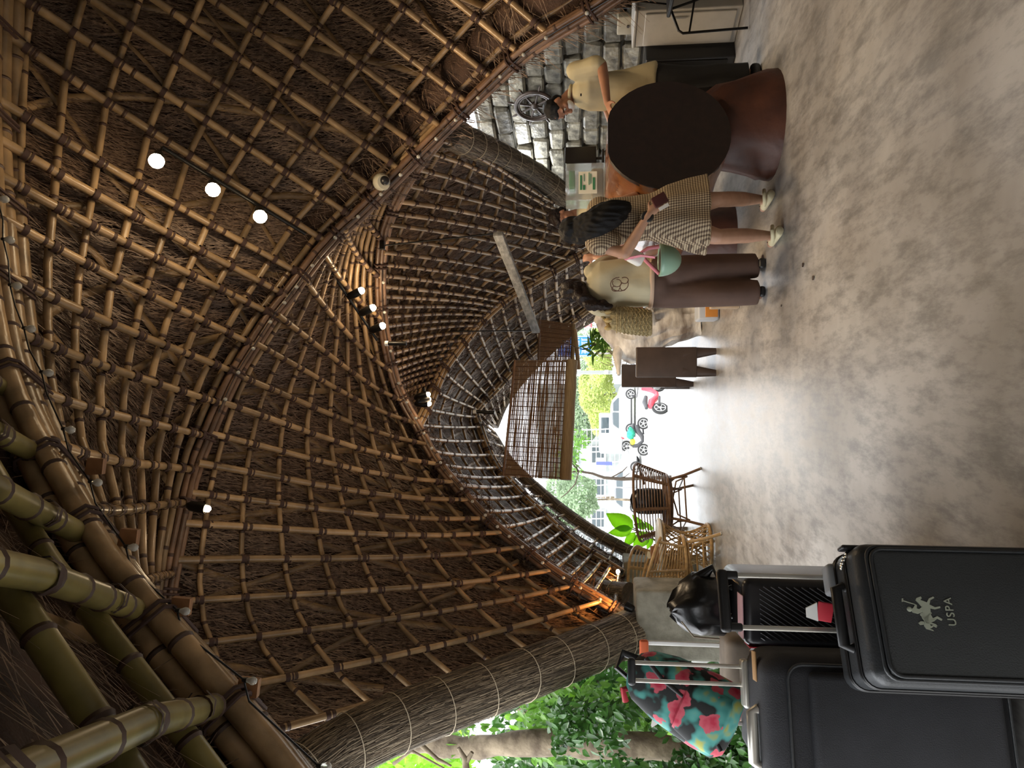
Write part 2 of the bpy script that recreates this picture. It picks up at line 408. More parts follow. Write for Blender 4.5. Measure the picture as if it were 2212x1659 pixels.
P5 = [((1300,645,11.5),(1300,678,12.2)),((1255,680,11.4),(1240,716,12.1)),((1215,710,11.3),(1200,755,12.0)),((1180,738,11.2),(1165,790,11.9)),((1145,765,11.1),(1135,822,11.8)),((1112,795,11.0),(1110,850,11.7)),((1085,825,10.9),(1090,878,11.6)),
 ((1062,850,10.8),(1078,900,11.5)),((1042,870,10.7),(1070,915,11.4)),((1027,892,10.6),(1066,928,11.3)),((1036,922,10.5),(1075,945,11.2)),((1052,968,10.3),(1090,975,11.0)),((1074,1010,10.1),(1110,1010,10.8)),
 ((1100,1040,9.95),(1138,1040,10.6)),((1130,1072,9.8),(1170,1072,10.4)),((1168,1107,9.6),(1205,1100,10.2)),((1222,1157,9.4),(1250,1138,10.0)),((1290,1205,9.2),(1310,1175,9.8)),((1345,1240,9.0),(1350,1200,9.6))]
PF = [b for a,b in P5]
S1 = Surf(P1,.05); S2 = Surf(P2,.12); S3 = Surf(P3,.1); S4 = Surf(P4,.04); S5 = Surf(P5,0)
n1 = len(P1)-1
panel('thatched bamboo vault overhead, nearest the camera, with long diagonal poles', S1, [i/n1 for i in range(n1+1)], [.07,.17,.28,.40,.52,.64,.76,.88,.96], .036,.031, diag=22, strands=36000, thick=.20, slen=.34)
n2 = len(P2)-1
panel('thatched bamboo vault sweeping down to the garden side', S2, [i/n2 for i in range(1,n2+1)], [.06,.16,.27,.38,.49,.60,.71,.82,.92], .030,.026, diag=20, strands=20000, thick=.18, slen=.3)
panel('thatched bamboo vault above the reception desk', S3, [i/26 for i in range(27)], [.07,.17,.27,.37,.47,.57,.67,.77,.87,.96], .026,.022, diag=18, strands=16000, thick=.16, slen=.25)
n4 = len(P4)-1
panel('thatched bamboo vault before the street entrance', S4, [i/(n4*1.5) for i in range(int(n4*1.5)+1)], [.15,.35,.55,.75,.92], .026,.020, diag=34, strands=16000, thick=.13, slen=.22, dstep=.7)
n5 = len(P5)-1
panel('outermost thatched rim of the street entrance arch', S5, [i/(n5*1.5) for i in range(int(n5*1.5)+1)], [.5], .022,.018, diag=0, strands=4000, thick=.1, slen=.18)
# near roof over the camera; its unseen back part is extended to shade the luggage
PAw = [W(960,2080,2.5)]+[W(*p) for p in PA]
P0 = []
for i,p in enumerate(PAw):
    P0.append(((p.x,p.y+.02,p.z+.1),(p.x+2.1*max(0,min(1,(1.5-p.x)/2.5)),-3.6,max(p.z-2.0,1.55))))
S0 = Surf(P0, -.3, world=True); EYE = Vector((0,1,1.0))
panel('thatched bamboo roof directly over the camera with thick greenish poles', S0, [.02,.115,.175,.235,.30,.36,.42,.5,.58,.66,.74,.82,.9,.98], [.09,.2,.32,.45,.6,.8], .05,.045, diag=12, strands=7000, thick=.25, mats=BG, slen=.6, dstep=1)
EYE = Vector((0,4.5,1.0))
# arches
arch('thick bundled bamboo arch nearest the camera, lashed with dark bands', PA, [(-.17,0),(-.06,.01),(.055,0),(.165,.01),(.0,.11),(.11,.11),(-.11,.11)], .057, BM, .5)
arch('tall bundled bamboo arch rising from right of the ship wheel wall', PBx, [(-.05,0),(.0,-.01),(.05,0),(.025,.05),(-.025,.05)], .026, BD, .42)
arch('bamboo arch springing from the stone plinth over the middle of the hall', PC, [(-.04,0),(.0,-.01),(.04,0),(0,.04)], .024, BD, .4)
arch('bamboo arch behind the grey hanging plank', PD, [(-.045,0),(.0,-.01),(.045,0),(.02,.045),(-.02,.045)], .024, BM, .4)
arch('pointed bamboo arch framing the street entrance', PE, [(-.04,0),(.0,-.01),(.04,0),(0,.04)], .024, BM, .4)
# thatch packed over the arches where two vaults meet
def ridge(pts, off, r):
    P = [W(*p) for p in pts]; Q = curve(P,40); t_ = []
    for i,p in enumerate(Q):
        t = (Q[min(i+1,40)]-Q[max(i-1,0)]).normalized(); out = p-EYE; out = (out-t*out.dot(t)).normalized(); t_.append(p+out*off)
    mb = MB(); mb.tube(t_, [r*(1+.15*noise.noise(Vector((i*.5,r*7,off)))) for i in range(41)], 14)
    o = mb.build('ceiling_ridge', M['thatch']); o['kind'] = 'structure'
    st = MB()
    for k in range(4200):
        x = random.random()*.98; a = random.uniform(0,2*PI); i0 = int(x*40); c_ = crom(t_, x); t = (t_[min(i0+1,40)]-t_[i0]).normalized(); nx = t.orthogonal().normalized(); ny = t.cross(nx)
        rad = nx*math.cos(a)+ny*math.sin(a); p = c_+rad*r*1.1; d = (ny*math.cos(a)-nx*math.sin(a)+t*random.gauss(0,.5)+rad*random.uniform(-.2,.35)).normalized(); wv = t*random.uniform(.0015,.004)
        q = p+d*random.uniform(.08,.24); st.add([p-wv,p+wv,q+wv*.5,q-wv*.5],[(0,1,2,3)])
    s_ = st.build('thatch_strands', M['strand'], o, smooth=False, kind='stuff')
ridge(PA, .46, .30); ridge(PBx, .36, .22); ridge(PC, .33, .20); ridge(PD, .30, .17); ridge(PE, .27, .15)
# ---- reed rolls on the eaves
def roll(label, pts, r, tie=.35, world=False):
    P = [Vector(p) if world else W(*p) for p in pts]; Q = curve(P, 40)
    root = thing('reed_eave_roll', label, 'eave roll', tuple(Q[20]))
    mb = MB(); R = [r*(1+.10*noise.noise(Vector((i*.4,r*9,0)))) for i in range(41)]
    mb.tube(Q, R, 18); mb.build('reed_bundle', M['roll'], root)
    st = MB(); 
    Ltot = sum((Q[i+1]-Q[i]).length for i in range(40))
    for k in range(int(2600*Ltot*r/.2)+1500):
        x = random.uniform(-.02,.97); x = max(x,0); L_ = random.uniform(.12,.38)/Ltot
        i0 = int(x*40); a = random.uniform(0,2*PI)
        t = (Q[min(i0+1,40)]-Q[i0]).normalized(); nx = t.orthogonal().normalized(); ny = t.cross(nx)
        a2 = a+random.gauss(0,.09); rr = r*random.uniform(1.0,1.07)
        p = crom(P,x)+(nx*math.cos(a)+ny*math.sin(a))*rr; x2 = min(x+L_,1)
        q = crom(P,x2)+(nx*math.cos(a2)+ny*math.sin(a2))*rr*1.01
        wv = (nx*-math.sin(a)+ny*math.cos(a))*random.uniform(.0015,.003)
        st.add([p-wv,p+wv,q+wv*.6,q-wv*.6],[(0,1,2,3)], random.choice((0,0,1,2,2)))
    st.build('reed_strands', [M['roll_strand'],M['roll_strand2'],M['roll_strand3']], root, smooth=False, kind='stuff')
    acc = 0
    for i in range(1,40):
        acc += (Q[i]-Q[i-1]).length
        if acc > tie:
            acc = 0; t = (Q[i+1]-Q[i-1]).normalized(); nx = t.orthogonal().normalized(); ny = t.cross(nx)
            sk = random.uniform(-.04,.04)
            mb = MB(); mb.tube([Q[i]+t*(sk*math.sin(a_))+(nx*math.cos(a_)+ny*math.sin(a_))*(r*1.09) for a_ in [2*PI*j/20 for j in range(20)]], .0035, 5, closed=True)
            mb.build('tie_cord', M['cord'], root)
    return root
roll('big grey-brown reed roll along the eave above the garden', [(560,1760,4.3),(700,1640,4.7),(860,1560,5.1),(1020,1500,5.6),(1160,1447,6.1),(1280,1400,6.6),(1370,1362,7.0)], .20, .32)
roll('reed roll along the left rim of the street entrance', [(1062,940,11.5),(1095,995,11.0),(1135,1035,10.7),(1180,1075,10.45),(1230,1115,10.2),(1285,1152,10.0),(1335,1180,9.8),(1372,1198,9.6),(1420,1215,9.5)], .085, .22)
roll('reed roll along the right rim of the street entrance', [(1300,672,12.3),(1240,708,12.2),(1200,742,12.1),(1165,775,12.0),(1125,818,11.9),(1090,865,11.7),(1066,920,11.5)], .085, .25)
roll('straight brown reed roll in front of the stone wall', [(965,285,6.5),(1030,315,7.2),(1095,345,8.0),(1160,380,8.9),(1222,425,9.35)], .14, .3)
roll('reed roll at the foot of the middle arch by the pedestal', [(1215,1215,8.9),(1270,1268,8.4),(1310,1285,8.1),(1360,1290,7.9)], .15, .2)
# ================================================================ STONE WALL on the right
M['stone'] = mat('rough_stone', (.055,.05,.038), .5, col2=(.27,.25,.19), nscale=9, rnd=.45, bump=1.0, bscale=22)
M['mortar'] = mat('mortar', (.15,.14,.115), .85, noise_amt=.3, nscale=9, bump=.6)
M['concrete'] = mat('plinth_concrete', (.15,.14,.11), .85, col2=(.28,.27,.22), nscale=6, bump=.7, bscale=30)
M['metal_black'] = mat('black_metal', (.015,.014,.013), .35, metal=.6)
wl0 = Vector((4.42,5.1,0)); wl1 = Vector((2.45,10.4,0)); we = (wl1-wl0).normalized(); wnm = Vector((-we.y,we.x,0))
if wnm.x > 0: wnm = -wnm
WLen = (wl1-wl0).length; WH = 2.72; wrot = math.atan2(we.y,we.x)
def wallpt(s_, z, off=0): return wl0+we*s_+wnm*off+Vector((0,0,z))
wr = thing('wall_right', 'grey rough stone wall behind the reception desk', None, tuple(wallpt(WLen/2,0)), wrot, kind='structure')
mb = MB(); mb.box((0,.16*(1 if True else 1)*(-1 if wnm.dot(Vector((-we.y,we.x,0)))>0 else 1),WH/2), (WLen,.30,WH)); mb.build('mortar_core', M['mortar'], wr, local=True, smooth=False)
sgn = 1 if wnm.dot(Vector((-we.y,we.x,0))) > 0 else -1
variants = []
for k in range(14):
    mb = MB(); wd = random.uniform(.24,.44); hh = .185
    mb.rbox((0,0,0),(wd,.13,hh),.025,n=1)
    mb.v = [tuple(Vector(p)+noise.noise_vector(Vector(p)*9+Vector((k*5,0,0)))*.022) for p in mb.v]
    o = mb.build('stone', M['stone'], wr, local=True, smooth=False); o.location = (0,0,-50); variants.append((wd,o))
cnt = 0; z = .1
while z < WH and cnt < 300:
    x = -WLen/2+random.uniform(0,.15)
    while x < WLen/2-.1:
        wd, o = random.choice(variants)
        c_ = o.copy(); C.objects.link(c_); c_.parent = wr
        c_.location = (x+wd/2, sgn*(.0+random.uniform(-.012,.03)), z); c_.rotation_euler = (random.gauss(0,.03), random.gauss(0,.02), random.gauss(0,.03))
        x += wd+.022; cnt += 1
    z += .207
for wd,o in variants: bpy.data.objects.remove(o)
# far side walls that close the hall beyond the frame
mb = MB(); mb.box((6.9,.4,2.2),(.2,11.0,4.4)); o = mb.build('wall_side_light_block', M['concrete']); o['kind'] = 'structure'  # plain wall out of view, added to block light from the right
mb = MB(); mb.box((5.7,5.75,2.0),(2.4,.2,4.0)); o = mb.build('wall_return', M['concrete']); o['kind'] = 'structure'
# plinths
def plinth(label, c, sz):
    mb = MB(); mb.rbox(c, sz, .03, n=2)
    mb.v = [tuple(Vector(p)+noise.noise_vector(Vector(p)*6)*.012) for p in mb.v]
    o = mb.build('stone_plinth', M['concrete']); tag(o, label, 'plinth'); return o
plinth('rough concrete plinth at the foot of the middle arch, behind the suitcases', (-2.28,7.05,.465), (.66,.5,.93))
plinth('smaller stone plinth behind the rattan chairs at the street arch', (-2.5,9.35,.46), (.5,.5,.92))
plinth('stone plinth carrying the right leg of the street arch', (2.35,11.4,.5), (.8,1.6,1.0))
# ship wheel
wy = 8.25; wp = W(1155,225,8.2); 
# place it on the wall face
k = (wp-Vector((0,0,H))); t_ = ((wl0-Vector((0,0,H))).dot(wnm)+.08+.02)/k.dot(wnm); wp = Vector((0,0,H))+k*t_
M['oldwood'] = mat('dark_old_wood', (.045,.03,.022), .5, noise_amt=.4, nscale=12)
sw = thing('ship_wheel', 'dark wooden ship wheel hung on the stone wall behind the man', 'ship wheel', tuple(wp))
up = Vector((0,0,1)); R_ = .215
def wpt(a, r, o=0): return wp+we*(r*math.cos(a))+up*(r*math.sin(a))+wnm*o
mb = MB(); mb.tube([wpt(2*PI*i/36,R_,.03) for i in range(36)], .024, 8, closed=True); mb.build('rim', M['oldwood'], sw)
mb = MB(); mb.tube([wpt(2*PI*i/36,R_-.035,.03) for i in range(36)], .012, 6, closed=True); mb.build('inner_rim', M['oldwood'], sw)
mb = MB(); mb.lathe(wp, [(.045,.0),(.05,.03),(.03,.06),(.012,.07)], 14, axis=wnm); mb.build('hub', M['oldwood'], sw)
for i in range(8):
    a = 2*PI*i/8+.25
    mb = MB(); mb.tube([wpt(a,.03,.03),wpt(a,.1,.03),wpt(a,R_,.03)], [.008,.013,.009], 7); mb.build('spoke', M['oldwood'], sw)
    mb = MB(); mb.tube([wpt(a,R_+.02,.03),wpt(a,R_+.05,.03),wpt(a,R_+.085,.03),wpt(a,R_+.1,.03)], [.008,.014,.012,.005], 7); mb.build('handle', M['oldwood'], sw)
# electrical box
ep = W(1350,50,7.05); k = (ep-Vector((0,0,H))); t_ = ((wl0-Vector((0,0,H))).dot(wnm)+.10)/k.dot(wnm); ep = Vector((0,0,H))+k*t_
rw = Matrix.Rotation(wrot,3,'Z'); M['beige'] = mat('beige_panel', (.42,.36,.25), .5, noise_amt=.1)
eb = thing('switch_box', 'beige square switch box on the stone wall at the far right', 'switch box', tuple(ep))
mb = MB(); mb.rbox(ep, (.22,.08,.15), .012, rw); mb.build('cover', M['beige'], eb)
mb = MB(); mb.lathe(ep+wnm*.04-up*.03, [(.014,0),(.014,.012)], 10, axis=wnm); mb.build('knob', M['oldwood'], eb)
# white cabinet with dark glass bay and papers
M['cab'] = mat('cabinet_paint', (.42,.40,.36), .45, noise_amt=.06)
M['paper'] = mat('cream_paper', (.80,.78,.62), .7)
cb = thing('metal_cabinet', 'pale grey metal cabinet standing against the stone wall', 'cabinet', (3.50,6.82,0), wrot+PI)
for c_,s_,n_,mm in [((0,0,.47),(.42,.36,.94),'body','cab'),((0,-.0,.955),(.44,.38,.03),'top','cab')]:
    mb = MB(); mb.rbox(c_, s_, .012); mb.build(n_, M[mm], cb, local=True)
mb = MB(); mb.rbox((0,-.19*-1*sgn*-1,.46),(.36,.02,.82),.008); mb.build('door', M['cab'], cb, local=True)
mb = MB(); mb.box((.14,-.205,.55),(.012,.02,.12)); mb.build('door_handle', M['steel'], cb, local=True)
db = thing('display_fridge', 'low black glass-fronted cooler with cream papers inside beside the cabinet', 'cooler', (3.17,7.1,0), wrot+PI)
mb = MB(); mb.rbox((0,.03,.42),(.34,.34,.84),.015); mb.build('casing', M['black'], db, local=True)
mb = MB(); mb.rbox((0,-.145,.44),(.30,.02,.74),.008); mb.build('door_frame', M['metal_black'], db, local=True)
mb = MB(); mb.box((-.04,-.158,.44),(.14,.006,.62)); mb.build('paper_sheet', M['paper'], db, local=True)
# dark blue bag on floor
M['navy'] = mat('navy_fabric', (.02,.03,.05), .7, noise_amt=.3)
p = G(1552,85); bgp = thing('floor_bag', 'long dark blue bag lying on the floor by the cabinet', 'bag', tuple(p))
mb = MB(); q = [p+Vector((-.42+.14*i,-.03*i,.09)) for i in range(6)]; mb.tube(q, [.05,.09,.095,.09,.09,.05], 12, flat=.9); mb.build('bag_body', M['navy'], bgp)
mb = MB(); mb.tube([q[1]+Vector((0,0,.08)),q[2]+Vector((0,-.02,.17)),q[3]+Vector((0,-.02,.17)),q[4]+Vector((0,0,.08))], .012, 6); mb.build('strap', M['black'], bgp)
# black tube chair at the right edge
def at(ix,iy,d): return W(ix,iy,d)
ch = thing('metal_chair', 'black metal tube chair frame at the right edge by the stone wall', 'chair', tuple(G(1597,60)))
for j,dx in enumerate((0,.42)):
    o_ = Vector((dx*.45,-dx*.8,0))
    f1 = at(1596,61,6.35)+o_; f1.z = .012
    mb = MB(); mb.tube([f1, at(1475,72,6.4)+o_, at(1466,66,6.4)+o_, at(1448,18,6.4)+o_, at(1440,10,6.4)+o_, at(1300,-6,6.45)+o_], .012, 8); mb.build('leg', M['metal_black'], ch)
    f2 = at(1590,-45,6.5)+o_; f2.z = .012
    mb = MB(); mb.tube([f2, at(1500,2,6.4)+o_, at(1448,20,6.4)+o_], .011, 8); mb.build('leg', M['metal_black'], ch)
    mb = MB(); mb.tube([at(1500,2,6.4)+o_, at(1489,70,6.4)+o_], .009, 8); mb.build('brace', M['metal_black'], ch)
a_ = at(1448,20,6.4); mb = MB(); mb.rbox(a_+Vector((.12,-.22,.02)), (.42,.4,.035), .015); mb.build('seat', M['metal_black'], ch)
mb = MB(); mb.rbox(a_+Vector((.20,-.02,.42)), (.36,.03,.16), .012); mb.build('backrest', M['metal_black'], ch)
# ================================================================ RECEPTION LOG DESK
M['logwood'] = mat('lacquered_log', (.10,.03,.012), .25, col2=(.30,.115,.035), nscale=5, stretch=(1,1,.4), bump=.7, bscale=9, coat=.5)
M['logend'] = mat('dark_end_grain', (.016,.007,.005), .45, noise_amt=.3, nscale=20)
M['stump'] = mat('red_brown_stump', (.045,.014,.008), .5, col2=(.10,.034,.018), nscale=4, bump=1.0, bscale=7)
dk = thing('log_desk', 'huge reddish log reception desk with a dark round sawn end', 'desk', (1.7,6.2,0))
L0 = Vector((1.80,5.22,.84)); L1 = Vector((1.36,7.5,.88)); ld = (L1-L0).normalized(); lx = ld.cross(up).normalized(); lz = lx.cross(ld)
rings = []
for i in range(25):
    f = i/24; c_ = L0.lerp(L1,f); rr = .455-.07*f; ring = []
    for j in range(40):
        a = 2*PI*j/40; nn = noise.noise(Vector((math.cos(a)*1.6,math.sin(a)*1.6,f*3)))*.05*min(1,.05+f*6)+noise.noise(Vector((math.cos(a)*5,math.sin(a)*5,f*9)))*.018*min(1,f*8)
        p = c_+(lx*math.cos(a)*.93+lz*math.sin(a))*(rr+nn); p.z = min(p.z,1.262); ring.append(p)
    rings.append(ring)
mb = MB(); mb.loft(rings, True); mb.build('log', M['logwood'], dk)
mb = MB(); ring0 = [p-ld*.012 for p in rings[0]]; ring1 = [p+(L0-p)*.02 for p in ring0]
mb.loft([[p+ld*.03 for p in rings[0]], ring0, [q+(L0-q)*.04-ld*.01 for q in rings[0]]], True); mb.build('sawn_end', M['logend'], dk)
mb = MB()
rings = []
for i,(z_,r_) in enumerate([(0,.50),(.06,.49),(.18,.44),(.30,.40),(.42,.38),(.52,.30)]):
    rings.append([Vector((1.98+r_*.82*math.cos(2*PI*j/28), 5.62+r_*.8*math.sin(2*PI*j/28), z_))+noise.noise_vector(Vector((math.cos(2*PI*j/28)*2,math.sin(2*PI*j/28)*2,z_*3)))*.05*(1 if z_>0 else 0) for j in range(28)])
mb.loft(rings); mb.build('stump_base', M['stump'], dk)
mb = MB(); rings = []
for i,(z_,r_) in enumerate([(0,.34),(.1,.33),(.3,.28),(.5,.26)]):
    rings.append([Vector((1.42+r_*1.1*math.cos(2*PI*j/20), 7.15+r_*math.sin(2*PI*j/20), z_))+noise.noise_vector(Vector((math.cos(2*PI*j/20)*2,math.sin(2*PI*j/20)*2,z_*3+9)))*.04*(1 if z_>0 else 0) for j in range(20)])
mb.loft(rings); mb.build('stump_base', M['stump'], dk)
ZT = 1.262
M['acrylic'] = mat('clear_acrylic', (.9,.93,.92), .08, trans=.85, alpha=.55)
M['green_print'] = mat('green_print', (.05,.22,.10), .6)
ab = thing('acrylic_box', 'clear acrylic donation box with a green printed card on the log desk', 'box', (1.66,6.0,ZT))
T_ = .006
for c_,s_ in [((0,-.14,.16),(.30,T_,.31)),((0,.14,.16),(.30,T_,.31)),((-.15,0,.16),(T_,.28,.31)),((.15,0,.16),(T_,.28,.31)),((0,0,.005),(.30,.28,.008)),((0,0,.318),(.31,.29,.008))]:
    mb = MB(); mb.box(c_, s_); mb.build('panel', M['acrylic'], ab, local=True, smooth=False)
mb = MB(); mb.box((-.01,-.15,.14),(.18,.004,.15)); cd_ = mb.build('card', M['paper'], ab, local=True, smooth=False)
for x_,z_,w_,h_ in [(-.01,.195,.12,.016),(-.05,.17,.04,.02),(.03,.17,.06,.006),(.02,.13,.10,.006),(.02,.115,.08,.006),(-.02,.09,.10,.02)]:
    mb = MB(); mb.box((x_,-.154,z_),(w_,.003,h_)); mb.build('print', M['green_print'], ab, local=True, smooth=False)
mb = MB(); mb.rbox((0,0,.06),(.24,.22,.1),.02); mb.build('contents', M['beige'], ab, local=True)
mb = MB(); mb.rbox((.05,.02,.27),(.14,.16,.05),.01); mb.build('contents', M['green_print'], ab, local=True)
mo = thing('monitor', 'black monitor seen from behind on the log desk', 'monitor', (1.93,6.12,ZT), .35)
mb = MB(); mb.rbox((0,0,.20),(.24,.03,.27),.008); mb.build('screen_back', M['black'], mo, local=True)
mb = MB(); mb.rbox((0,0,.01),(.12,.10,.02),.006); mb.tube([(0,0,.01),(0,0,.1)],.014,8); mb.build('stand', M['black'], mo, local=True)
# ================================================================ PEOPLE
M['skin'] = mat('skin_tan', (.34,.165,.10), .5, noise_amt=.08, nscale=14)
M['skin2'] = mat('skin_light', (.42,.24,.16), .5, noise_amt=.08, nscale=14)
M['hair'] = mat('black_hair', (.004,.004,.005), .5, spec=.25, noise_amt=.4, nscale=60, stretch=(6,6,.4), bump=.5, bscale=90)
M['hair_brown'] = mat('dark_brown_hair', (.012,.007,.006), .55, spec=.25, noise_amt=.5, nscale=50, bump=.8, bscale=60)
M['cream'] = mat('cream_cotton', (.46,.40,.25), .8, noise_amt=.06, nscale=5, bump=.25, bscale=14)
M['cream2'] = mat('pale_tee_cotton', (.46,.42,.29), .85, noise_amt=.06, nscale=5, bump=.25, bscale=14)
M['blackcloth'] = mat('black_cotton', (.012,.012,.013), .85, bump=.2)
M['brownpants'] = mat('brown_trouser_cloth', (.085,.048,.035), .8, noise_amt=.15, nscale=4, bump=.2, bscale=12)
M['eye'] = mat('eye_white', (.7,.68,.62), .3); M['iris'] = mat('iris', (.02,.012,.01), .2)
M['clog'] = mat('cream_clog', (.62,.56,.36), .5)
M['mint'] = mat('mint_shell', (.22,.36,.27), .35)
M['pink'] = mat('pink_ribbon', (.65,.22,.27), .6)
def gingham():
    m = bpy.data.materials.new('brown_cream_check'); m.use_nodes = True; N = m.node_tree.nodes; L = m.node_tree.links; b = N['Principled BSDF']; b.inputs['Roughness'].default_value = .85
    tc = N.new('ShaderNodeTexCoord'); sp = N.new('ShaderNodeSeparateXYZ'); L.new(tc.outputs['Object'], sp.inputs[0])
    def stripe(out, sc):
        a = N.new('ShaderNodeMath'); a.operation = 'MULTIPLY'; a.inputs[1].default_value = sc; L.new(out, a.inputs[0])
        c_ = N.new('ShaderNodeMath'); c_.operation = 'SINE'; L.new(a.outputs[0], c_.inputs[0])
        d = N.new('ShaderNodeMath'); d.operation = 'GREATER_THAN'; d.inputs[1].default_value = .1; L.new(c_.outputs[0], d.inputs[0]); return d.outputs[0]
    xy = N.new('ShaderNodeMath'); xy.operation = 'MULTIPLY_ADD'; xy.inputs[1].default_value = .75; L.new(sp.outputs[1], xy.inputs[0]); L.new(sp.outputs[0], xy.inputs[2])
    s1 = stripe(xy.outputs[0], 2*PI/.017); s2 = stripe(sp.outputs[2], 2*PI/.017)
    ad = N.new('ShaderNodeMath'); ad.operation = 'ADD'; L.new(s1, ad.inputs[0]); L.new(s2, ad.inputs[1])
    dv = N.new('ShaderNodeMath'); dv.operation = 'MULTIPLY'; dv.inputs[1].default_value = .5; L.new(ad.outputs[0], dv.inputs[0])
    cr = N.new('ShaderNodeValToRGB'); e = cr.color_ramp.elements; e[0].color = (.46,.38,.26,1); e[1].color = (.05,.03,.02,1); e2 = cr.color_ramp.elements.new(.5); e2.color = (.20,.145,.09,1)
    L.new(dv.outputs[0], cr.inputs[0]); L.new(cr.outputs[0], b.inputs['Base Color']); return m
M['check'] = gingham()
def fuse(mb, name, m, parent, vox=.009, it=3, disp=None):
    o = mb.build(name, m, parent, smooth=False)
    r = o.modifiers.new('r','REMESH'); r.mode = 'VOXEL'; r.voxel_size = vox
    s = o.modifiers.new('s','SMOOTH'); s.iterations = it; s.factor = .6
    dg = bpy.context.evaluated_depsgraph_get(); dg.update()
    me = bpy.data.meshes.new_from_object(o.evaluated_get(dg)); o.modifiers.clear(); old = o.data; o.data = me; bpy.data.meshes.remove(old)
    n = len(me.vertices); co_ = np.empty(n*3); me.vertices.foreach_get('co', co_); co_ = co_.reshape(-1,3)
    if disp:
        nr = np.empty(n*3); me.vertices.foreach_get('normal', nr); nr = nr.reshape(-1,3)
        amt, sc, st = disp
        d = np.array([noise.noise(Vector((p[0]*sc*st[0],p[1]*sc*st[1],p[2]*sc*st[2]))) for p in co_])
        co_ = co_+nr*(d*amt)[:,None]; me.vertices.foreach_set('co', co_.ravel())
    me.update(); me.polygons.foreach_set('use_smooth', [True]*len(me.polygons))
    if not me.materials: me.materials.append(m)
    return o
def limb(mb, a, b, ra, rb, n=10):
    a, b = Vector(a), Vector(b); d = (b-a)
    mb.tube([a, a.lerp(b,.3), a.lerp(b,.7), b], [ra, ra*.97+rb*.05, ra*.4+rb*.62, rb], n); mb.ball(a, ra, n); mb.ball(b, rb, n)
def basis(fwd, upv):
    f = Vector(fwd).normalized(); u = Vector(upv); u = (u-f*u.dot(f)).normalized(); r = f.cross(u)
    return Matrix((r,f,u)).transposed()      # local x=right, y=forward, z=up
def head_into(mb, c, Bm, k=1.0):
    c = Vector(c); P = lambda x,y,z: c+Bm @ Vector((x*k,y*k,z*k))
    mb.ball(P(0,-.012,.03), (.074*k,.092*k,.085*k), 16, rot=Bm); mb.ball(P(0,.018,-.03), (.060*k,.068*k,.085*k), 16, rot=Bm)
    mb.ball(P(0,.055,-.085), (.030*k,.026*k,.024*k), 10, rot=Bm)                    # chin
    mb.tube([P(0,.080,.022),P(0,.098,-.012),P(0,.108,-.028)], [.007*k,.011*k,.015*k], 8); mb.ball(P(0,.103,-.030), .015*k, 8)   # nose
    for s_ in (-1,1):
        mb.ball(P(s_*.014,.096,-.033), .009*k, 6)
        mb.ball(P(s_*.032,.066,.030), (.026*k,.016*k,.008*k), 8, rot=Bm)             # brow
        mb.ball(P(s_*.042,.052,-.020), (.022*k,.022*k,.020*k), 8, rot=Bm)            # cheek
        mb.ball(P(s_*.076,-.012,-.005), (.010*k,.018*k,.032*k), 8, rot=Bm)           # ear
    mb.ball(P(0,.083,-.052), (.024*k,.010*k,.007*k), 8, rot=Bm); mb.ball(P(0,.080,-.064), (.020*k,.010*k,.007*k), 8, rot=Bm)   # lips
def face_bits(c, Bm, parent, k=1.0):
    c = Vector(c); P = lambda x,y,z: c+Bm @ Vector((x*k,y*k,z*k))
    for s_ in (-1,1):
        mb = MB(); mb.ball(P(s_*.030,.071,.004), (.013*k,.009*k,.008*k), 10, rot=Bm); e = mb.build('eye', M['eye'], parent)
        mb = MB(); mb.ball(P(s_*.030,.078,.004), (.006*k,.004*k,.006*k), 8, rot=Bm); mb.build('iris', M['iris'], e) if False else mb.build('iris', M['iris'], parent)
        mb = MB(); mb.tube([P(s_*.014,.084,.026),P(s_*.032,.083,.031),P(s_*.050,.070,.026)], [.003,.0045,.002], 6); mb.build('eyebrow', M['hair'], parent)
def hand_into(mb, wr_, hd, pn, k=1.0, curl=.35, side=1):
    """wr_ wrist, hd hand direction, pn palm normal (towards the palm side)"""
    hd = Vector(hd).normalized(); pn = Vector(pn); pn = (pn-hd*pn.dot(hd)).normalized(); sx = hd.cross(pn)*side
    Bm = Matrix((sx,hd,pn)).transposed(); w0 = Vector(wr_)
    mb.ball(w0+hd*.045*k, (.040*k,.050*k,.016*k), 12, rot=Bm); limb(mb, w0-hd*.01, w0+hd*.03*k, .024*k, .022*k)
    for i,(x,l) in enumerate([(-.030,.060),(-.010,.072),(.010,.078),(.029,.068)]):
        b0 = w0+hd*.078*k+sx*x*k; a1 = curl; d1 = (hd*math.cos(a1)+pn*math.sin(a1)); a2 = curl*2.2; d2 = (hd*math.cos(a2)+pn*math.sin(a2))
        m1 = b0+d1*l*.55*k; m2 = m1+d2*l*.5*k
        limb(mb, b0, m1, .0092*k, .0082*k, 7); limb(mb, m1, m2, .0082*k, .0068*k, 7)
    b0 = w0+hd*.025*k+sx*.030*k; m1 = b0+(hd*.6+sx*.7+pn*.3).normalized()*.038*k; m2 = m1+(hd*.85+sx*.2+pn*.5).normalized()*.032*k
    limb(mb, b0, m1, .012*k, .0098*k, 7); limb(mb, m1, m2, .0098*k, .0078*k, 7)
def torso_into(mb, hipc, chest, sh, ax, fw, kw=1.0):
    """ax = right axis, fw forward"""
    Bm = Matrix((ax,fw,ax.cross(fw))).transposed()
    mb.ball(hipc, (.155*kw,.105*kw,.11), 14, rot=Bm); mb.ball(hipc.lerp(chest,.5), (.125*kw,.088*kw,.14), 14, rot=Bm)
    mb.ball(chest, (.150*kw,.10*kw,.15), 14, rot=Bm)
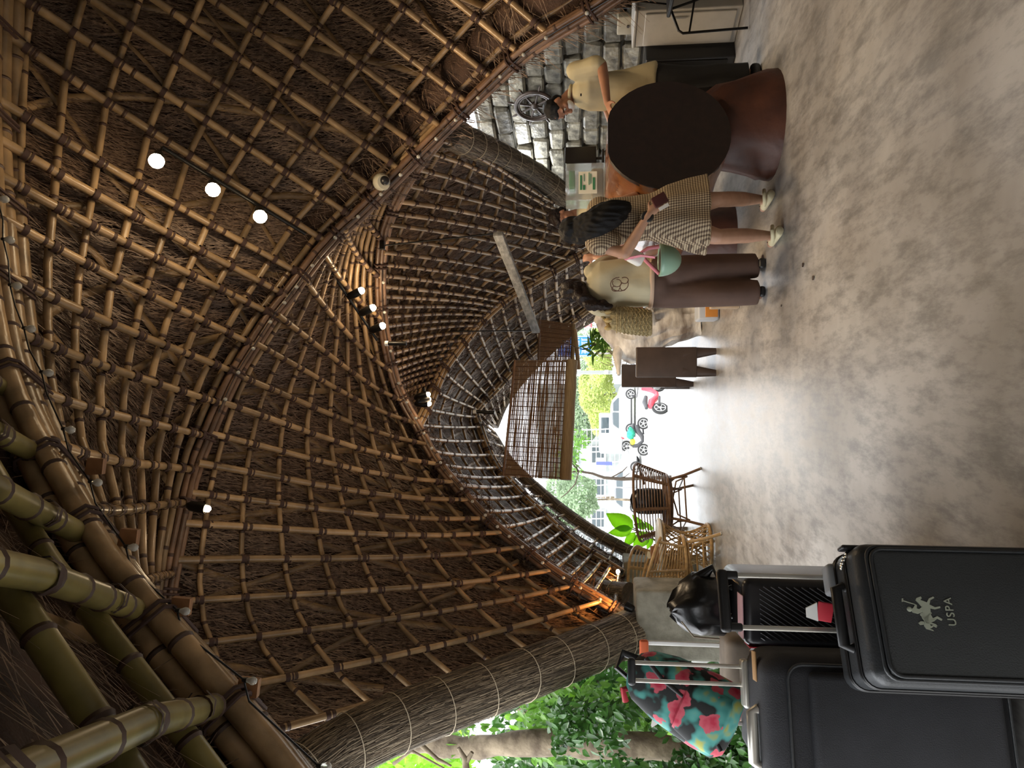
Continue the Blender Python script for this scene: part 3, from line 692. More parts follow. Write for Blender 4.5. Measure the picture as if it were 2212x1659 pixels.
# ---------------- man behind the desk, head bowed, reaching to the left
def person_man():
    r = thing('person', 'man in a cream short-sleeved tunic and black trousers leaning over the log desk', 'person', (2.55,6.02,0))
    D = 5.95; hip = Vector((2.49,6.03,.93)); chest = W(1290,180,D); chest.y = 5.98; neck = W(1232,205,5.93); hc = W(1208,232,5.9)
    ax = Vector((.35,-.93,0)).normalized(); fw = Vector((-.93,-.35,0)).normalized()     # he faces left in the scene
    skin = MB(); torso_into(skin, hip, chest, 0, ax, fw)
    limb(skin, chest+Vector((0,0,.08)), neck, .07, .052); limb(skin, neck, hc, .052, .05)
    Bh = basis((-.62,-.30,-.72), (-.70,-.25,.66)); head_into(skin, hc, Bh, 1.05)
    # near arm (towards the camera): shoulder, elbow, wrist
    sN = W(1250,152,5.78); eN = W(1300,140,5.70); wN = W(1312,222,5.55); sF = W(1250,200,6.2); eF = W(1310,225,6.25); wF = W(1318,262,5.95)
    limb(skin, sN, eN, .052, .042); limb(skin, eN, wN, .043, .028); hand_into(skin, wN, (wN-eN)+Vector((0,0,-.06)), (0,.2,-1), 1.05, .3, 1)
    limb(skin, sF, eF, .050, .040); limb(skin, eF, wF, .041, .027); hand_into(skin, wF, (wF-eF), (0,.2,-1), 1.05, .3, -1)
    for s_ in (-1,1):
        h_ = hip+ax*.09*s_+Vector((0,0,-.05)); kn = Vector((h_.x-.02,h_.y,.49)); an = Vector((h_.x+.02,h_.y+.02,.09))
        limb(skin, h_, kn, .085, .055); limb(skin, kn, an, .052, .036); limb(skin, an+Vector((0,0,-.03)), an+fw*.15+Vector((0,0,-.055)), .035, .028)
    fuse(skin, 'body', M['skin'], r); face_bits(hc, Bh, r, 1.05)
    hr = MB(); P = lambda x,y,z: hc+Bh @ (Vector((x,y,z))*1.05)
    hr.ball(P(0,-.022,.045), (.084,.098,.082), 16, rot=Bh); hr.ball(P(0,-.045,-.01), (.076,.062,.075), 14, rot=Bh); fuse(hr, 'hair', M['hair'], r, .008, 2, (.006,30,(1,1,1)))
    mk = MB(); mk.ball(P(0,.050,-.055), (.056,.058,.045), 14, rot=Bh); fuse(mk, 'face_mask', M['white'], r, .008)
    sh = MB(); Bm = Matrix((ax,fw,Vector((0,0,1)))).transposed()
    prof = [(-.08,.215,.165),(.05,.205,.155),(.2,.19,.145),(.36,.20,.14),(.48,.20,.13),(.56,.15,.10),(.61,.08,.07)]
    rings = []
    base = Vector((2.50,6.03,.93)); top = neck+Vector((0,0,-.02))
    for z_,a_,b_ in prof:
        a_ *= .97; b_ *= .93; f = (z_+.08)/.69; c_ = base+Vector((0,0,-.08)); c_ = c_.lerp(top, f)
        rings.append([c_+Bm @ Vector((a_*math.cos(2*PI*j/24), b_*math.sin(2*PI*j/24), 0)) for j in range(24)])
    sh.loft(rings); limb(sh, sN+Vector((0,0,.01)), sN.lerp(eN,.72), .082, .088); limb(sh, sF, sF.lerp(eF,.6), .08, .078)
    fuse(sh, 'tunic', M['cream'], r, .012, 3, (.030,7,(1,1,.5)))
    cl = MB(); cl.tube([neck+Bm @ Vector((.075*math.cos(a),.07*math.sin(a),.0+.01*math.sin(a))) for a in [2*PI*i/18 for i in range(18)]], .014, 7, closed=True); cl.build('collar', M['cream'], r)
    em = MB(); em.box(W(1255,205,5.78), (.02,.006,.012)); em.build('chest_emblem', M['black'], r)
    tr = MB()
    for s_ in (-1,1):
        h_ = hip+ax*.09*s_; tr.tube([h_+Vector((0,0,.02)),h_+Vector((0,0,-.2)),Vector((h_.x,h_.y,.45)),Vector((h_.x+.02,h_.y,.10))], [.115,.10,.088,.08], 14)
    tr.ball(hip, (.15,.15,.11), 14); fuse(tr, 'trousers', M['blackcloth'], r, .012, 3, (.012,9,(1,1,.4)))
    for s_ in (-1,1):
        mb = MB(); mb.rbox(Vector((hip.x,hip.y,.045))+ax*.09*s_+fw*.04, (.10,.26,.085), .035, basis(fw,(0,0,1))); mb.build('shoe', M['black'], r)
person_man()
# ---------------- second staff member beyond the desk
def person_staff():
    r = thing('person', 'staff member in a cream shirt looking down behind the acrylic box', 'person', (1.98,8.15,0))
    D = 8.15; s = 1534/D; x0 = 1.98; hip = Vector((x0,D,.92)); chest = Vector((x0-.02,D-.03,1.26)); neck = Vector((x0-.04,D-.06,1.50)); hc = Vector((x0-.10,D-.12,1.665))
    fw = Vector((-.55,-.83,0)).normalized(); ax = Vector((-.83,.55,0)).normalized()*-1; ax = fw.cross(Vector((0,0,1)))
    sk = MB(); torso_into(sk, hip, chest, 0, ax, fw); limb(sk, chest+Vector((0,0,.1)), neck, .07,.052); limb(sk, neck, hc, .052,.05)
    Bh = basis((-.75,-.45,-.48),(-.4,-.2,.9)); head_into(sk, hc, Bh, 1.12)
    for s_ in (-1,1):
        a = chest+ax*.17*s_+Vector((0,0,.13)); e = a+ax*.05*s_+Vector((0,0,-.28))+fw*.05; w_ = e+fw*.22+Vector((0,0,.03))-ax*.04*s_
        limb(sk, a, e, .05,.04); limb(sk, e, w_, .04,.027); hand_into(sk, w_, fw, (0,0,-1), 1, .3, s_)
        h_ = hip+ax*.09*s_; kn = h_+Vector((0,0,-.44)); an = kn+Vector((0,0,-.40)); limb(sk,h_,kn,.085,.055); limb(sk,kn,an,.05,.036); limb(sk, an+Vector((0,0,-.02)), an+fw*.15+Vector((0,0,-.045)), .035,.028)
    fuse(sk, 'body', M['skin'], r); face_bits(hc, Bh, r, 1.12)
    P = lambda x,y,z: hc+Bh @ (Vector((x,y,z))*1.12)
    hr = MB(); hr.ball(P(0,-.03,.055), (.098,.108,.088), 16, rot=Bh); hr.ball(P(0,.045,.085), (.075,.05,.035), 12, rot=Bh); hr.ball(P(0,-.055,-.01), (.086,.066,.075), 14, rot=Bh)
    fuse(hr, 'hair', M['hair_brown'], r, .009, 2, (.012,26,(1,1,1)))
    sh = MB(); Bm = Matrix((ax,fw,Vector((0,0,1)))).transposed(); rings = []
    for z_,a_,b_ in [(.80,.20,.14),(.95,.18,.13),(1.1,.18,.13),(1.3,.19,.13),(1.40,.19,.12),(1.46,.14,.09),(1.50,.08,.075)]:
        c_ = Vector((x0-.05*(z_-.8),D-.06*(z_-.8),z_)); rings.append([c_+Bm @ Vector((a_*math.cos(2*PI*j/24), b_*math.sin(2*PI*j/24), 0)) for j in range(24)])
    sh.loft(rings)
    for s_ in (-1,1):
        a = chest+ax*.17*s_+Vector((0,0,.12)); limb(sh, a, a+ax*.04*s_+Vector((0,0,-.2)), .078,.08)
    fuse(sh, 'shirt', M['cream'], r, .012, 3, (.025,8,(1,1,.5)))
    tr = MB()
    for s_ in (-1,1):
        h_ = hip+ax*.09*s_; tr.tube([h_,Vector((h_.x,h_.y,.5)),Vector((h_.x,h_.y,.08))],[.115,.10,.085],12)
    tr.ball(hip,(.15,.14,.1),12); fuse(tr,'trousers',M['blackcloth'],r,.014)
person_staff()
# ---------------- woman in checked dress
def person_dress():
    Y = 5.14; X = 1.20
    r = thing('person', 'woman with long black hair in a brown checked dress and cream clogs', 'person', (X,Y,0))
    fw = Vector((-.15,.985,0)).normalized(); ax = fw.cross(Vector((0,0,1)))        # right side = photo right
    hip = Vector((X-.01,Y,.84)); chest = Vector((X-.03,Y+.01,1.17)); neck = Vector((X-.07,Y+.02,1.36)); hc = W(1247,497,Y+.02)
    sk = MB(); torso_into(sk, hip, chest, 0, ax, fw, .92); limb(sk, chest+Vector((0,0,.08)), neck, .06,.045); limb(sk, neck, hc, .045,.045)
    Bh = basis((.30,.93,-.22),(.12,0,1)); head_into(sk, hc, Bh, .98)
    # left arm (photo left) bent, hand in front at the waist on the right with the wallet
    sL = W(1300,532,5.05); eL = W(1350,548,5.0); wL = W(1402,462,4.93); limb(sk, sL, eL, .045,.040); limb(sk, eL, wL, .042,.026); hand_into(sk, wL, W(1430,436,4.92)-wL, (0,1,.1), .95, .55, 1)
    sR = W(1298,455,5.2); eR = W(1372,425,5.3); wR = W(1400,455,5.42); limb(sk, sR, eR, .045,.038); limb(sk, eR, wR, .038,.026); hand_into(sk, wR, fw, (0,0,-1), .95, .4, -1)
    for (kx,foot) in (((1558,432),(1668,430)),((1560,512),(1686,508))):
        an = G(foot[0],foot[1]); an.z = .085; kn = W(kx[0]-10,kx[1],Y); kn.y = Y-.01; h_ = Vector(((kn.x+X)/2,Y,.80)); an2 = Vector((an.x,an.y,.085))
        calf = kn.lerp(an2,.35)+Vector((0,-.012,0))
        limb(sk, h_, kn, .088,.058); limb(sk, kn, calf, .056,.057); limb(sk, calf, an2, .056,.034); limb(sk, an2+Vector((0,0,-.03)), an2+fw*.14+Vector((-.02,0,-.05)), .032,.026)
    fuse(sk, 'body', M['skin2'], r); face_bits(hc, Bh, r, .98)
    P = lambda x,y,z: hc+Bh @ (Vector((x,y,z))*.98)
    hr = MB(); hr.ball(P(0,-.025,.03), (.098,.108,.100), 16, rot=Bh); hr.ball(P(0,-.05,-.03), (.096,.08,.095), 14, rot=Bh)
    Q = [P(0,-.06,.02), W(1275,488,Y-.13), W(1305,470,Y-.15), W(1335,455,Y-.155), W(1362,440,Y-.15)]
    Q = curve(Q,12); hr.tube(Q, [.09,.10,.108,.11,.112,.114,.114,.110,.104,.092,.074,.048,.016], 16, flat=.5, up=(0,1,0)); fuse(hr, 'hair', M['hair'], r, .008, 2, (.010,34,(1.5,1.5,.25)))
    dr = MB(); Bm = Matrix((ax,fw,Vector((0,0,1)))).transposed(); rings = []
    for z_,a_,b_,fo in [(.575,.285,.20,.035),(.60,.275,.195,.035),(.72,.25,.18,.028),(.85,.215,.165,.018),(.98,.165,.13,.006),(1.10,.16,.12,0),(1.25,.175,.12,0),(1.34,.15,.10,0),(1.39,.08,.07,0)]:
        c_ = Vector((X+.01-.07*max(z_-.8,0)/.6,Y,z_)); ring = []
        for j in range(60):
            a = 2*PI*j/60; w_ = 1+fo*math.sin(a*9+.7)*1.4+fo*math.sin(a*5)
            ring.append(c_+Bm @ Vector((a_*w_*math.cos(a), b_*w_*math.sin(a), 0)))
        rings.append(ring)
    dr.loft(rings)
    pz = W(1298,522,5.06); dr.ball(pz, (.105,.10,.115), 16); dr.tube([pz+Vector((-.01,0,-.06)), pz+Vector((-.015,-.01,-.125))],[.085,.062],14)
    pz = W(1296,452,5.2); dr.ball(pz, (.09,.095,.105), 16)
    fuse(dr, 'checked_dress', M['check'], r, .0095, 2, (.014,11,(1,1,.35)))
    mb = MB(); mb.tube([W(1398,468,4.925)+(Vector((math.cos(a)*.8,0,math.sin(a)))*.030) for a in [2*PI*i/16 for i in range(16)]], .010, 7, closed=True, flat=1.6); mb.build('wristwatch', M['black'], r)
    for (fx,fy) in ((1668,430),(1686,508)):
        p = G(fx,fy); c_ = MB(); rings = []
        for (yy,w_,h_) in [(-.10,.030,.05),(-.085,.042,.055),(-.03,.046,.06),(.05,.050,.075),(.11,.048,.065),(.145,.030,.04),(.155,.010,.02)]:
            rings.append([p+Bm @ Vector((w_*math.cos(2*PI*j/14), yy, .004+max(h_*(.5+.5*math.sin(2*PI*j/14)),0))) for j in range(14)])
        c_.loft(rings); sh = c_.build('clog', M['clog'], r)
        mb = MB(); mb.tube([p+Bm @ Vector((-.046,.02,.055)), p+Bm @ Vector((-.048,-.07,.075)), p+Bm @ Vector((0,-.105,.085)), p+Bm @ Vector((.048,-.07,.075)), p+Bm @ Vector((.046,.02,.055))], .009, 6, flat=1.5); mb.build('heel_strap', M['clog'], sh)
        for q in range(4):
            mb = MB(); mb.ball(p+Bm @ Vector((-.02+.013*q,.09-.01*(q%2),.072)), .004, 6); mb.build('vent_hole', M['black'], sh)
person_dress()
Y0 = 4.9
wa = thing('wallet', 'dark red wallet with a white card held by the woman in the checked dress', 'wallet', tuple(W(1428,432,Y0)))
mb = MB(); rt = Matrix.Rotation(-.5,3,'Y'); mb.rbox(W(1425,432,Y0), (.075,.022,.10), .006, rt); mb.build('cover', mat('oxblood_leather',(.06,.012,.012),.4), wa)
mb = MB(); mb.box(W(1434,447,Y0-.012), (.022,.01,.07), rt); mb.build('card', M['white'], wa)
# mint helmet hanging, with bag strap
hm = thing('helmet', 'mint green half helmet hanging beside the checked dress', 'helmet', tuple(W(1470,562,5.32)))
c_ = W(1424,562,5.32); mb = MB(); rings = []
for i in range(9):
    a = PI/2*i/8; rings.append([c_+Vector((.115*math.cos(a)*math.cos(2*PI*j/24) if i<8 else .004*math.cos(2*PI*j/24), .12*(math.cos(a) if i<8 else .03)*math.sin(2*PI*j/24), -.155*math.sin(a))) for j in range(24)])
mb.loft(rings, False); mb.build('shell', M['mint'], hm, sol=.012)
mb = MB(); mb.lathe(c_+Vector((0,0,-.02)), [(.10,0),(.098,.012),(.06,.02)], 20); mb.build('padding', M['black'], hm)
mb = MB(); mb.tube([c_+Vector((.10,0,0)), c_+Vector((.09,0,.08)), c_+Vector((.06,0,.13)), c_+Vector((0,0,.10)), c_+Vector((-.1,0,0))], .009, 6, flat=1.6); mb.build('chin_strap', M['pink'], hm)
sb = thing('shoulder_bag', 'white shoulder bag with pink ribbon tucked under the arm in the checked dress', 'bag', tuple(W(1395,560,5.2)))
mb = MB(); mb.rbox(W(1372,556,5.22), (.10,.08,.13), .03, Matrix.Rotation(.5,3,'Y')); mb.build('bag_body', M['white'], sb)
mb = MB(); mb.tube([W(1350,560,5.2),W(1385,552,5.14),W(1415,556,5.12)], .008, 6, flat=2); mb.build('ribbon', M['pink'], sb)
# ---------------- woman in tee and brown trousers, back view
def person_tee():
    Y = 5.86; X = .83
    r = thing('person', 'woman seen from behind in a pale tee shirt and wide brown trousers', 'person', (X,Y,0))
    fw = Vector((.25,.97,0)).normalized(); ax = fw.cross(Vector((0,0,1)))
    hip = Vector((X,Y,.86)); chest = Vector((X-.01,Y,1.17)); neck = Vector((X-.05,Y,1.38)); hc = W(1243,626,Y)
    sk = MB(); torso_into(sk, hip, chest, 0, ax, fw, .95); limb(sk, chest+Vector((0,0,.08)), neck, .06,.045); limb(sk, neck, hc, .045,.045)
    Bh = basis((.35,.93,-.10),(0,0,1)); head_into(sk, hc, Bh, .98)
    sR = W(1283,585,Y); eR = W(1330,566,Y+.18); wR = W(1285,555,Y+.36); limb(sk,sR,eR,.045,.038); limb(sk,eR,wR,.038,.026); hand_into(sk, wR, Vector((0,.3,.9)), (0,1,0), .95, .5, 1)
    sL = W(1288,660,Y); eL = W(1345,672,Y+.02); wL = W(1378,668,Y+.22); limb(sk,sL,eL,.045,.038); limb(sk,eL,wL,.038,.026); hand_into(sk, wL, Vector((0,1,-.2)), (1,0,0), .95, .5, -1)
    for s_,fx in ((1,575),(-1,640)):
        h_ = hip+ax*.09*s_; an = Vector((W(1636,fx,Y).x,Y+.03*s_,.07)); kn = h_.lerp(an,.5); limb(sk,h_,kn,.085,.055); limb(sk,kn,an,.052,.034); limb(sk, an+Vector((0,0,-.02)), an+fw*.14+Vector((0,0,-.04)), .032,.026)
    fuse(sk,'body',M['skin'],r); face_bits(hc,Bh,r,.98)
    P = lambda x,y,z: hc+Bh @ (Vector((x,y,z))*.98)
    hr = MB(); hr.ball(P(0,-.02,.03), (.098,.108,.096), 16, rot=Bh); hr.ball(P(0,-.05,-.03), (.092,.075,.085), 14, rot=Bh)
    Q = curve([P(0,-.09,-.03), W(1275,655,Y-.12), W(1298,660,Y-.13), W(1322,660,Y-.14)],10); hr.tube(Q, [.060,.064,.060,.056,.054,.050,.046,.042,.036,.026,.012], 14)
    fuse(hr,'hair',M['hair_brown'],r,.009,1,(.026,22,(1,1,.8)))
    sh = MB(); Bm = Matrix((ax,fw,Vector((0,0,1)))).transposed(); rings = []
    for z_,a_,b_ in [(.90,.215,.15),(.94,.21,.15),(1.05,.195,.14),(1.2,.20,.135),(1.31,.205,.125),(1.37,.15,.10),(1.41,.075,.07)]:
        c_ = Vector((X-.05*max(z_-.9,0)*1.4,Y,z_)); rings.append([c_+Bm @ Vector((a_*math.cos(2*PI*j/30), b_*math.sin(2*PI*j/30), 0)) for j in range(30)])
    sh.loft(rings); limb(sh, sR+Vector((0,0,.01)), sR.lerp(eR,.85), .078,.082); limb(sh, sL+Vector((0,0,.01)), sL.lerp(eL,.8), .078,.080)
    fuse(sh,'tee_shirt',M['cream2'],r,.011,2,(.026,8,(1,1,.5)))
    # swirl print on the back
    pr = MB(); pc = W(1338,614,Y-.162)
    for (cx,cz,rx,rz_,a0,a1) in [(0,0,.055,.07,0,5.2),(.01,.02,.03,.035,1,6.4),(-.02,-.03,.03,.025,0,4),(.03,-.04,.025,.03,2,7),(-.035,.03,.02,.03,0,5)]:
        pr.tube([pc+Vector((cx+rx*math.cos(a0+(a1-a0)*k/14),0,cz+rz_*math.sin(a0+(a1-a0)*k/14))) for k in range(15)], .0035, 5)
    pr.build('swirl_print', mat('print_brown',(.10,.045,.03),.8), r)
    tr = MB()
    for s_,fx in ((1,572),(-1,632)):
        h_ = hip+ax*.085*s_; an = Vector((W(1636,fx,Y).x,Y+.03*s_,.05)); m_ = h_.lerp(an,.5)
        tr.tube([h_+Vector((0,0,.05)),h_+Vector((0,0,-.15)),m_,an.lerp(m_,.3),an], [.125,.13,.115,.105,.10], 18)
    tr.ball(hip+Vector((0,0,-.02)), (.19,.145,.12), 16); fuse(tr,'wide_trousers',M['brownpants'],r,.012,3,(.014,8,(1,1,.2)))
    wb = MB(); wb.tube([Vector((X,Y,.895))+Bm @ Vector((.205*math.cos(a),.148*math.sin(a),0)) for a in [2*PI*i/30 for i in range(30)]], .012, 7, closed=True, flat=1.6, up=(0,0,1)); wb.build('waistband', mat('pale_band',(.5,.36,.26),.7), r)
    for s_,fx in ((1,572),(-1,632)):
        mb = MB(); mb.rbox(Vector((W(1636,fx,Y).x,Y+.03,.03)), (.085,.24,.05), .02); mb.build('shoe', M['black'], r)
person_tee()
M['weave'] = mat('woven_straw', (.22,.17,.08), .8, col2=(.45,.36,.18), nscale=60, bump=.8, bscale=120)
wb_ = thing('woven_bag', 'olive woven straw bag on the shoulder of the woman in the pale tee', 'bag', tuple(W(1398,690,5.8)))
cc = W(1362,693,5.78); mb = MB(); rings = []
for z_,a_,b_ in [(-.17,.09,.035),(-.16,.105,.045),(0,.11,.055),(.10,.10,.05),(.16,.085,.04)]:
    rings.append([cc+Vector((a_*math.cos(2*PI*j/24)+z_*.12, b_*math.sin(2*PI*j/24), z_)) for j in range(24)])
mb.loft(rings); mb.build('bag_body', M['weave'], wb_)
for k in range(9):
    z_ = -.13+.03*k; mb = MB(); mb.tube([cc+Vector((.110*math.cos(a)+z_*.12,.058*math.sin(a),z_+(.008*math.sin(a*12) if k<7 else 0))) for a in [2*PI*i/36 for i in range(36)]], .004, 4, closed=True); mb.build('weave_row', M['weave'], wb_)
for k in range(7):
    mb = MB(); a = 2*PI*k/7; mb.ball(cc+Vector((.085*math.cos(a)+.02,.045*math.sin(a),.18)), (.02,.018,.03), 8); mb.build('pompom', mat('ochre_tassel',(.45,.33,.14),.9) if k == 0 else bpy.data.materials['ochre_tassel'], wb_)
mb = MB(); mb.tube([cc+Vector((.07,0,.16)), W(1300,672,5.75), W(1283,662,5.8), W(1300,680,5.85), cc+Vector((-.06,0,.16))], .010, 6, flat=1.5); mb.build('strap', M['weave'], wb_)
# ================================================================ LUGGAGE
M['pc'] = mat('black_polycarbonate', (.02,.023,.026), .42, bump=.15, bscale=160)
M['pcpanel'] = mat('charcoal_grain_panel', (.035,.040,.042), .55, bump=.35, bscale=220)
M['fabric'] = mat('black_ballistic_fabric', (.018,.019,.023), .75, bump=.3, bscale=260, noise_amt=.2, nscale=6)
M['ribbed'] = mat('black_ribbed_shell', (.016,.015,.017), .3)
M['tagred'] = mat('red_tag', (.55,.03,.05), .5)
M['label'] = mat('tan_leather_label', (.42,.24,.10), .6)
M['orange'] = mat('orange_grip', (.75,.16,.06), .5)
M['alu'] = mat('pale_aluminium', (.62,.60,.54), .35, metal=.7)
M['logo'] = mat('silver_print', (.42,.46,.36), .5)
def glyphs(txt, size, m, parent, loc, rotM, name='lettering', depth=.0015):
    cu = bpy.data.curves.new(name,'FONT'); cu.body = txt; cu.size = size; cu.extrude = depth; cu.align_x = 'CENTER'; cu.space_character = 1.15
    o = bpy.data.objects.new(name, cu); C.objects.link(o); bpy.context.view_layer.update()
    me = bpy.data.meshes.new_from_object(o.evaluated_get(bpy.context.evaluated_depsgraph_get())); bpy.data.objects.remove(o)
    o = bpy.data.objects.new(name, me); C.objects.link(o); me.materials.clear(); me.materials.append(m); o.parent = parent
    o.matrix_local = Matrix.Translation(loc) @ rotM.to_4x4(); return o
FR = Matrix(((1,0,0),(0,0,-1),(0,1,0)))      # text upright facing -y
# front case with the printed emblem
sc = thing('suitcase', 'black hard suitcase with a silver polo player emblem, nearest the camera', 'suitcase', (-.665,2.18,0), math.radians(26))
Wd, Dp, Ht = .41, .31, .62
mb = MB(); mb.rbox((0,.155,.335), (Wd,Dp,.57), .045, n=5); mb.build('shell', M['pc'], sc, local=True)
mb = MB(); mb.rbox((0,.004,.335), (Wd-.05,.035,.50), .016, n=4); mb.build('front_panel', M['pcpanel'], sc, local=True)
for (w_,h_,y_) in ((Wd-.035,.515,-.002),(Wd-.052,.498,-.012)):
    mb = MB(); ring = []
    for (sx,sz,a0) in ((1,1,0),(-1,1,PI/2),(-1,-1,PI),(1,-1,1.5*PI)):
        for q in range(6):
            t = a0+PI/2*q/5; ring.append(Vector((sx*(w_/2-.035)+.035*math.cos(t), y_, .335+sz*(h_/2-.035)+.035*math.sin(t))))
    mb.tube(ring, .006, 6, closed=True); mb.build('panel_piping', M['pc'], sc, local=True)
for y_ in (.10,.115,.20,.215):
    mb = MB(); ring = []
    for (sx,sz,a0) in ((1,1,0),(-1,1,PI/2),(-1,-1,PI),(1,-1,1.5*PI)):
        for q in range(6):
            t = a0+PI/2*q/5; ring.append(Vector((sx*(Wd/2-.045)+.047*math.cos(t), y_, .335+sz*(.285-.045)+.047*math.sin(t))))
    mb.tube(ring, .004, 5, closed=True); mb.build('zip_track', M['black'], sc, local=True)
for sx in (-1,1):
    for yy in (.05,.26):
        mb = MB(); mb.rbox((sx*(Wd/2-.05),yy,.045),(.05,.05,.03),.01); mb.tube([(sx*(Wd/2-.05)-.012,yy,.026),(sx*(Wd/2-.05)+.012,yy,.026)], .026, 14); mb.build('wheel', M['black'], sc, local=True)
mb = MB(); mb.tube([(-.09,.14,.622),(-.085,.14,.648),(.085,.14,.648),(.09,.14,.622)], .012, 8, flat=1.5); mb.build('carry_handle', M['black'], sc, local=True)
mb = MB(); mb.rbox((.13,.235,.628),(.10,.07,.035),.014); mb.build('corner_guard', mat('grey_plastic',(.25,.26,.27),.5), sc, local=True)
for sx in (-1,1):
    mb = MB(); mb.rbox((.06+sx*.085,.265,.79),(.016,.012,.34),.004); mb.build('trolley_rod', M['alu'], sc, local=True)
mb = MB(); mb.rbox((.06,.265,.975),(.205,.034,.036),.012); mb.build('trolley_grip', M['black'], sc, local=True)
for sx in (-1,1):
    mb = MB(); mb.rbox((.06+sx*.085,.265,.948),(.026,.024,.05),.006); mb.build('grip_socket', M['black'], sc, local=True)
# cable lock: little links on the top right edge
for k in range(7):
    a = .2+k*.42; mb = MB(); mb.tube([(.165+.022*math.cos(a+1)+.006*math.cos(t), .06+.045*k/6+.006*math.sin(t), .628+.012*math.sin(a)+.0) for t in [2*PI*i/10 for i in range(10)]], .0022, 5, closed=True); mb.build('lock_link', M['steel'], sc, local=True)
mb = MB(); mb.rbox((.206,.105,.58),(.014,.05,.10),.006); mb.build('side_handle', M['black'], sc, local=True)
# emblem: two riders built from small plates
def plate(pts, s_, ox, oz, name='emblem'):
    mb = MB(); mb.poly([Vector((ox+x*s_,-.0165,oz+z*s_)) for x,z in pts],(0,.003,0)); mb.build(name, M['logo'], sc, local=True, smooth=False)
k_ = .041; ox = .0; oz = .455
horse = [(-1.0,-.15),(-.9,.25),(-.55,.42),(-.2,.30),(.15,.28),(.42,.45),(.62,.62),(.78,.55),(.90,.22),(.78,.18),(.66,.30),(.58,.08),(.50,-.12),(.78,-.30),(.92,-.62),(.82,-.68),(.66,-.38),(.36,-.26),(.18,-.60),(.26,-.95),(.14,-.95),(.04,-.58),(.10,-.26),(-.35,-.22),(-.58,-.30),(-.42,-.62),(-.62,-.92),(-.72,-.86),(-.58,-.60),(-.78,-.34),(-.86,-.12),(-.98,-.42),(-1.1,-.5)]
plate(horse, k_, ox+.004, oz)
plate([(-.18,.30),(-.30,.62),(-.22,.98),(-.02,1.05),(.12,.86),(.34,.70),(.30,.60),(.06,.66),(.02,.50),(.22,.22),(.12,.18),(-.02,.30)], k_, ox+.004, oz)
mb = MB(); mb.ball((ox+.004,-.0155,oz+1.16*k_),(.0075,.003,.0075),10); mb.build('emblem', M['logo'], sc, local=True)
plate([(.30,.66),(.36,.70),(.62,1.52),(.56,1.54)], k_, ox+.004, oz)
plate([(.50,1.50),(.72,1.44),(.74,1.52),(.52,1.58)], k_, ox+.004, oz)
plate([(x*.62-.75,z*.62+.12) for x,z in horse], k_, ox+.004, oz)
plate([(-1.02,.36),(-1.06,.62),(-.92,.72),(-.80,.56),(-.82,.34)], k_, ox+.004, oz)
glyphs('USPA', .031, M['logo'], sc, (ox,-.0165,.382), FR)
# red tag
tg = thing('luggage_tag', 'red and white luggage tag hanging from the trolley rod of the front suitcase', 'luggage tag', tuple(W(1800,1320,2.40)))
c_ = W(1782,1322,2.38); mb = MB(); mb.rbox(c_, (.062,.006,.05), .003, Matrix.Rotation(.15,3,'Y')); mb.build('red_end', M['tagred'], tg)
mb = MB(); mb.poly([c_+Vector((-.03,-.004,.022)),c_+Vector((.03,-.004,.026)),c_+Vector((.012,-.004,.060)),c_+Vector((-.018,-.004,.058))],(0,.005,0)); mb.build('white_end', M['white'], tg)
# big soft case at the left
s2 = thing('suitcase', 'large black fabric suitcase cut off by the left edge', 'suitcase', (-1.175,2.43,0), math.radians(14))
mb = MB(); mb.rbox((0,.15,.44), (.53,.34,.80), .075, n=6); mb.build('body', M['fabric'], s2, local=True)
mb = MB(); mb.rbox((-.0,-.025,.40), (.43,.05,.60), .024, n=4); mb.build('front_pocket', M['fabric'], s2, local=True)
mb = MB(); ring = []
for (sx,sz,a0) in ((1,1,0),(-1,1,PI/2),(-1,-1,PI),(1,-1,1.5*PI)):
    for q in range(6):
        t = a0+PI/2*q/5; ring.append(Vector((sx*(.235-.05)+.05*math.cos(t), -.022, .42+sz*(.345-.05)+.05*math.sin(t))))
mb.tube(ring, .006, 6, closed=True); mb.build('piping', M['pc'], s2, local=True)
mb = MB(); mb.rbox((.13,.26,.845),(.17,.06,.03),.012); mb.build('handle_cup', M['alu'], s2, local=True)
mb = MB(); mb.tube([(-.11,.10,.838),(-.10,.10,.862),(.06,.10,.862),(.07,.10,.838)], .012, 8, flat=1.6); mb.build('carry_handle', M['alu'], s2, local=True)
for sx in (.185,.122):
    mb = MB(); mb.rbox((sx,.27,1.05),(.014,.014,.42),.004); mb.build('trolley_rod', M['alu'], s2, local=True)
mb = MB(); mb.rbox((.153,.27,1.262),(.10,.03,.03),.013); mb.build('trolley_grip', M['pc'], s2, local=True)
mb = MB(); mb.rbox((.21,.11,.842),(.10,.05,.006),.003); lb = mb.build('leather_label', M['label'], s2, local=True)
for sx in (-.2,.2):
    for yy in (.04,.26):
        mb = MB(); mb.tube([(sx-.014,yy,.03),(sx+.014,yy,.03)], .03, 14); mb.build('wheel', M['black'], s2, local=True)
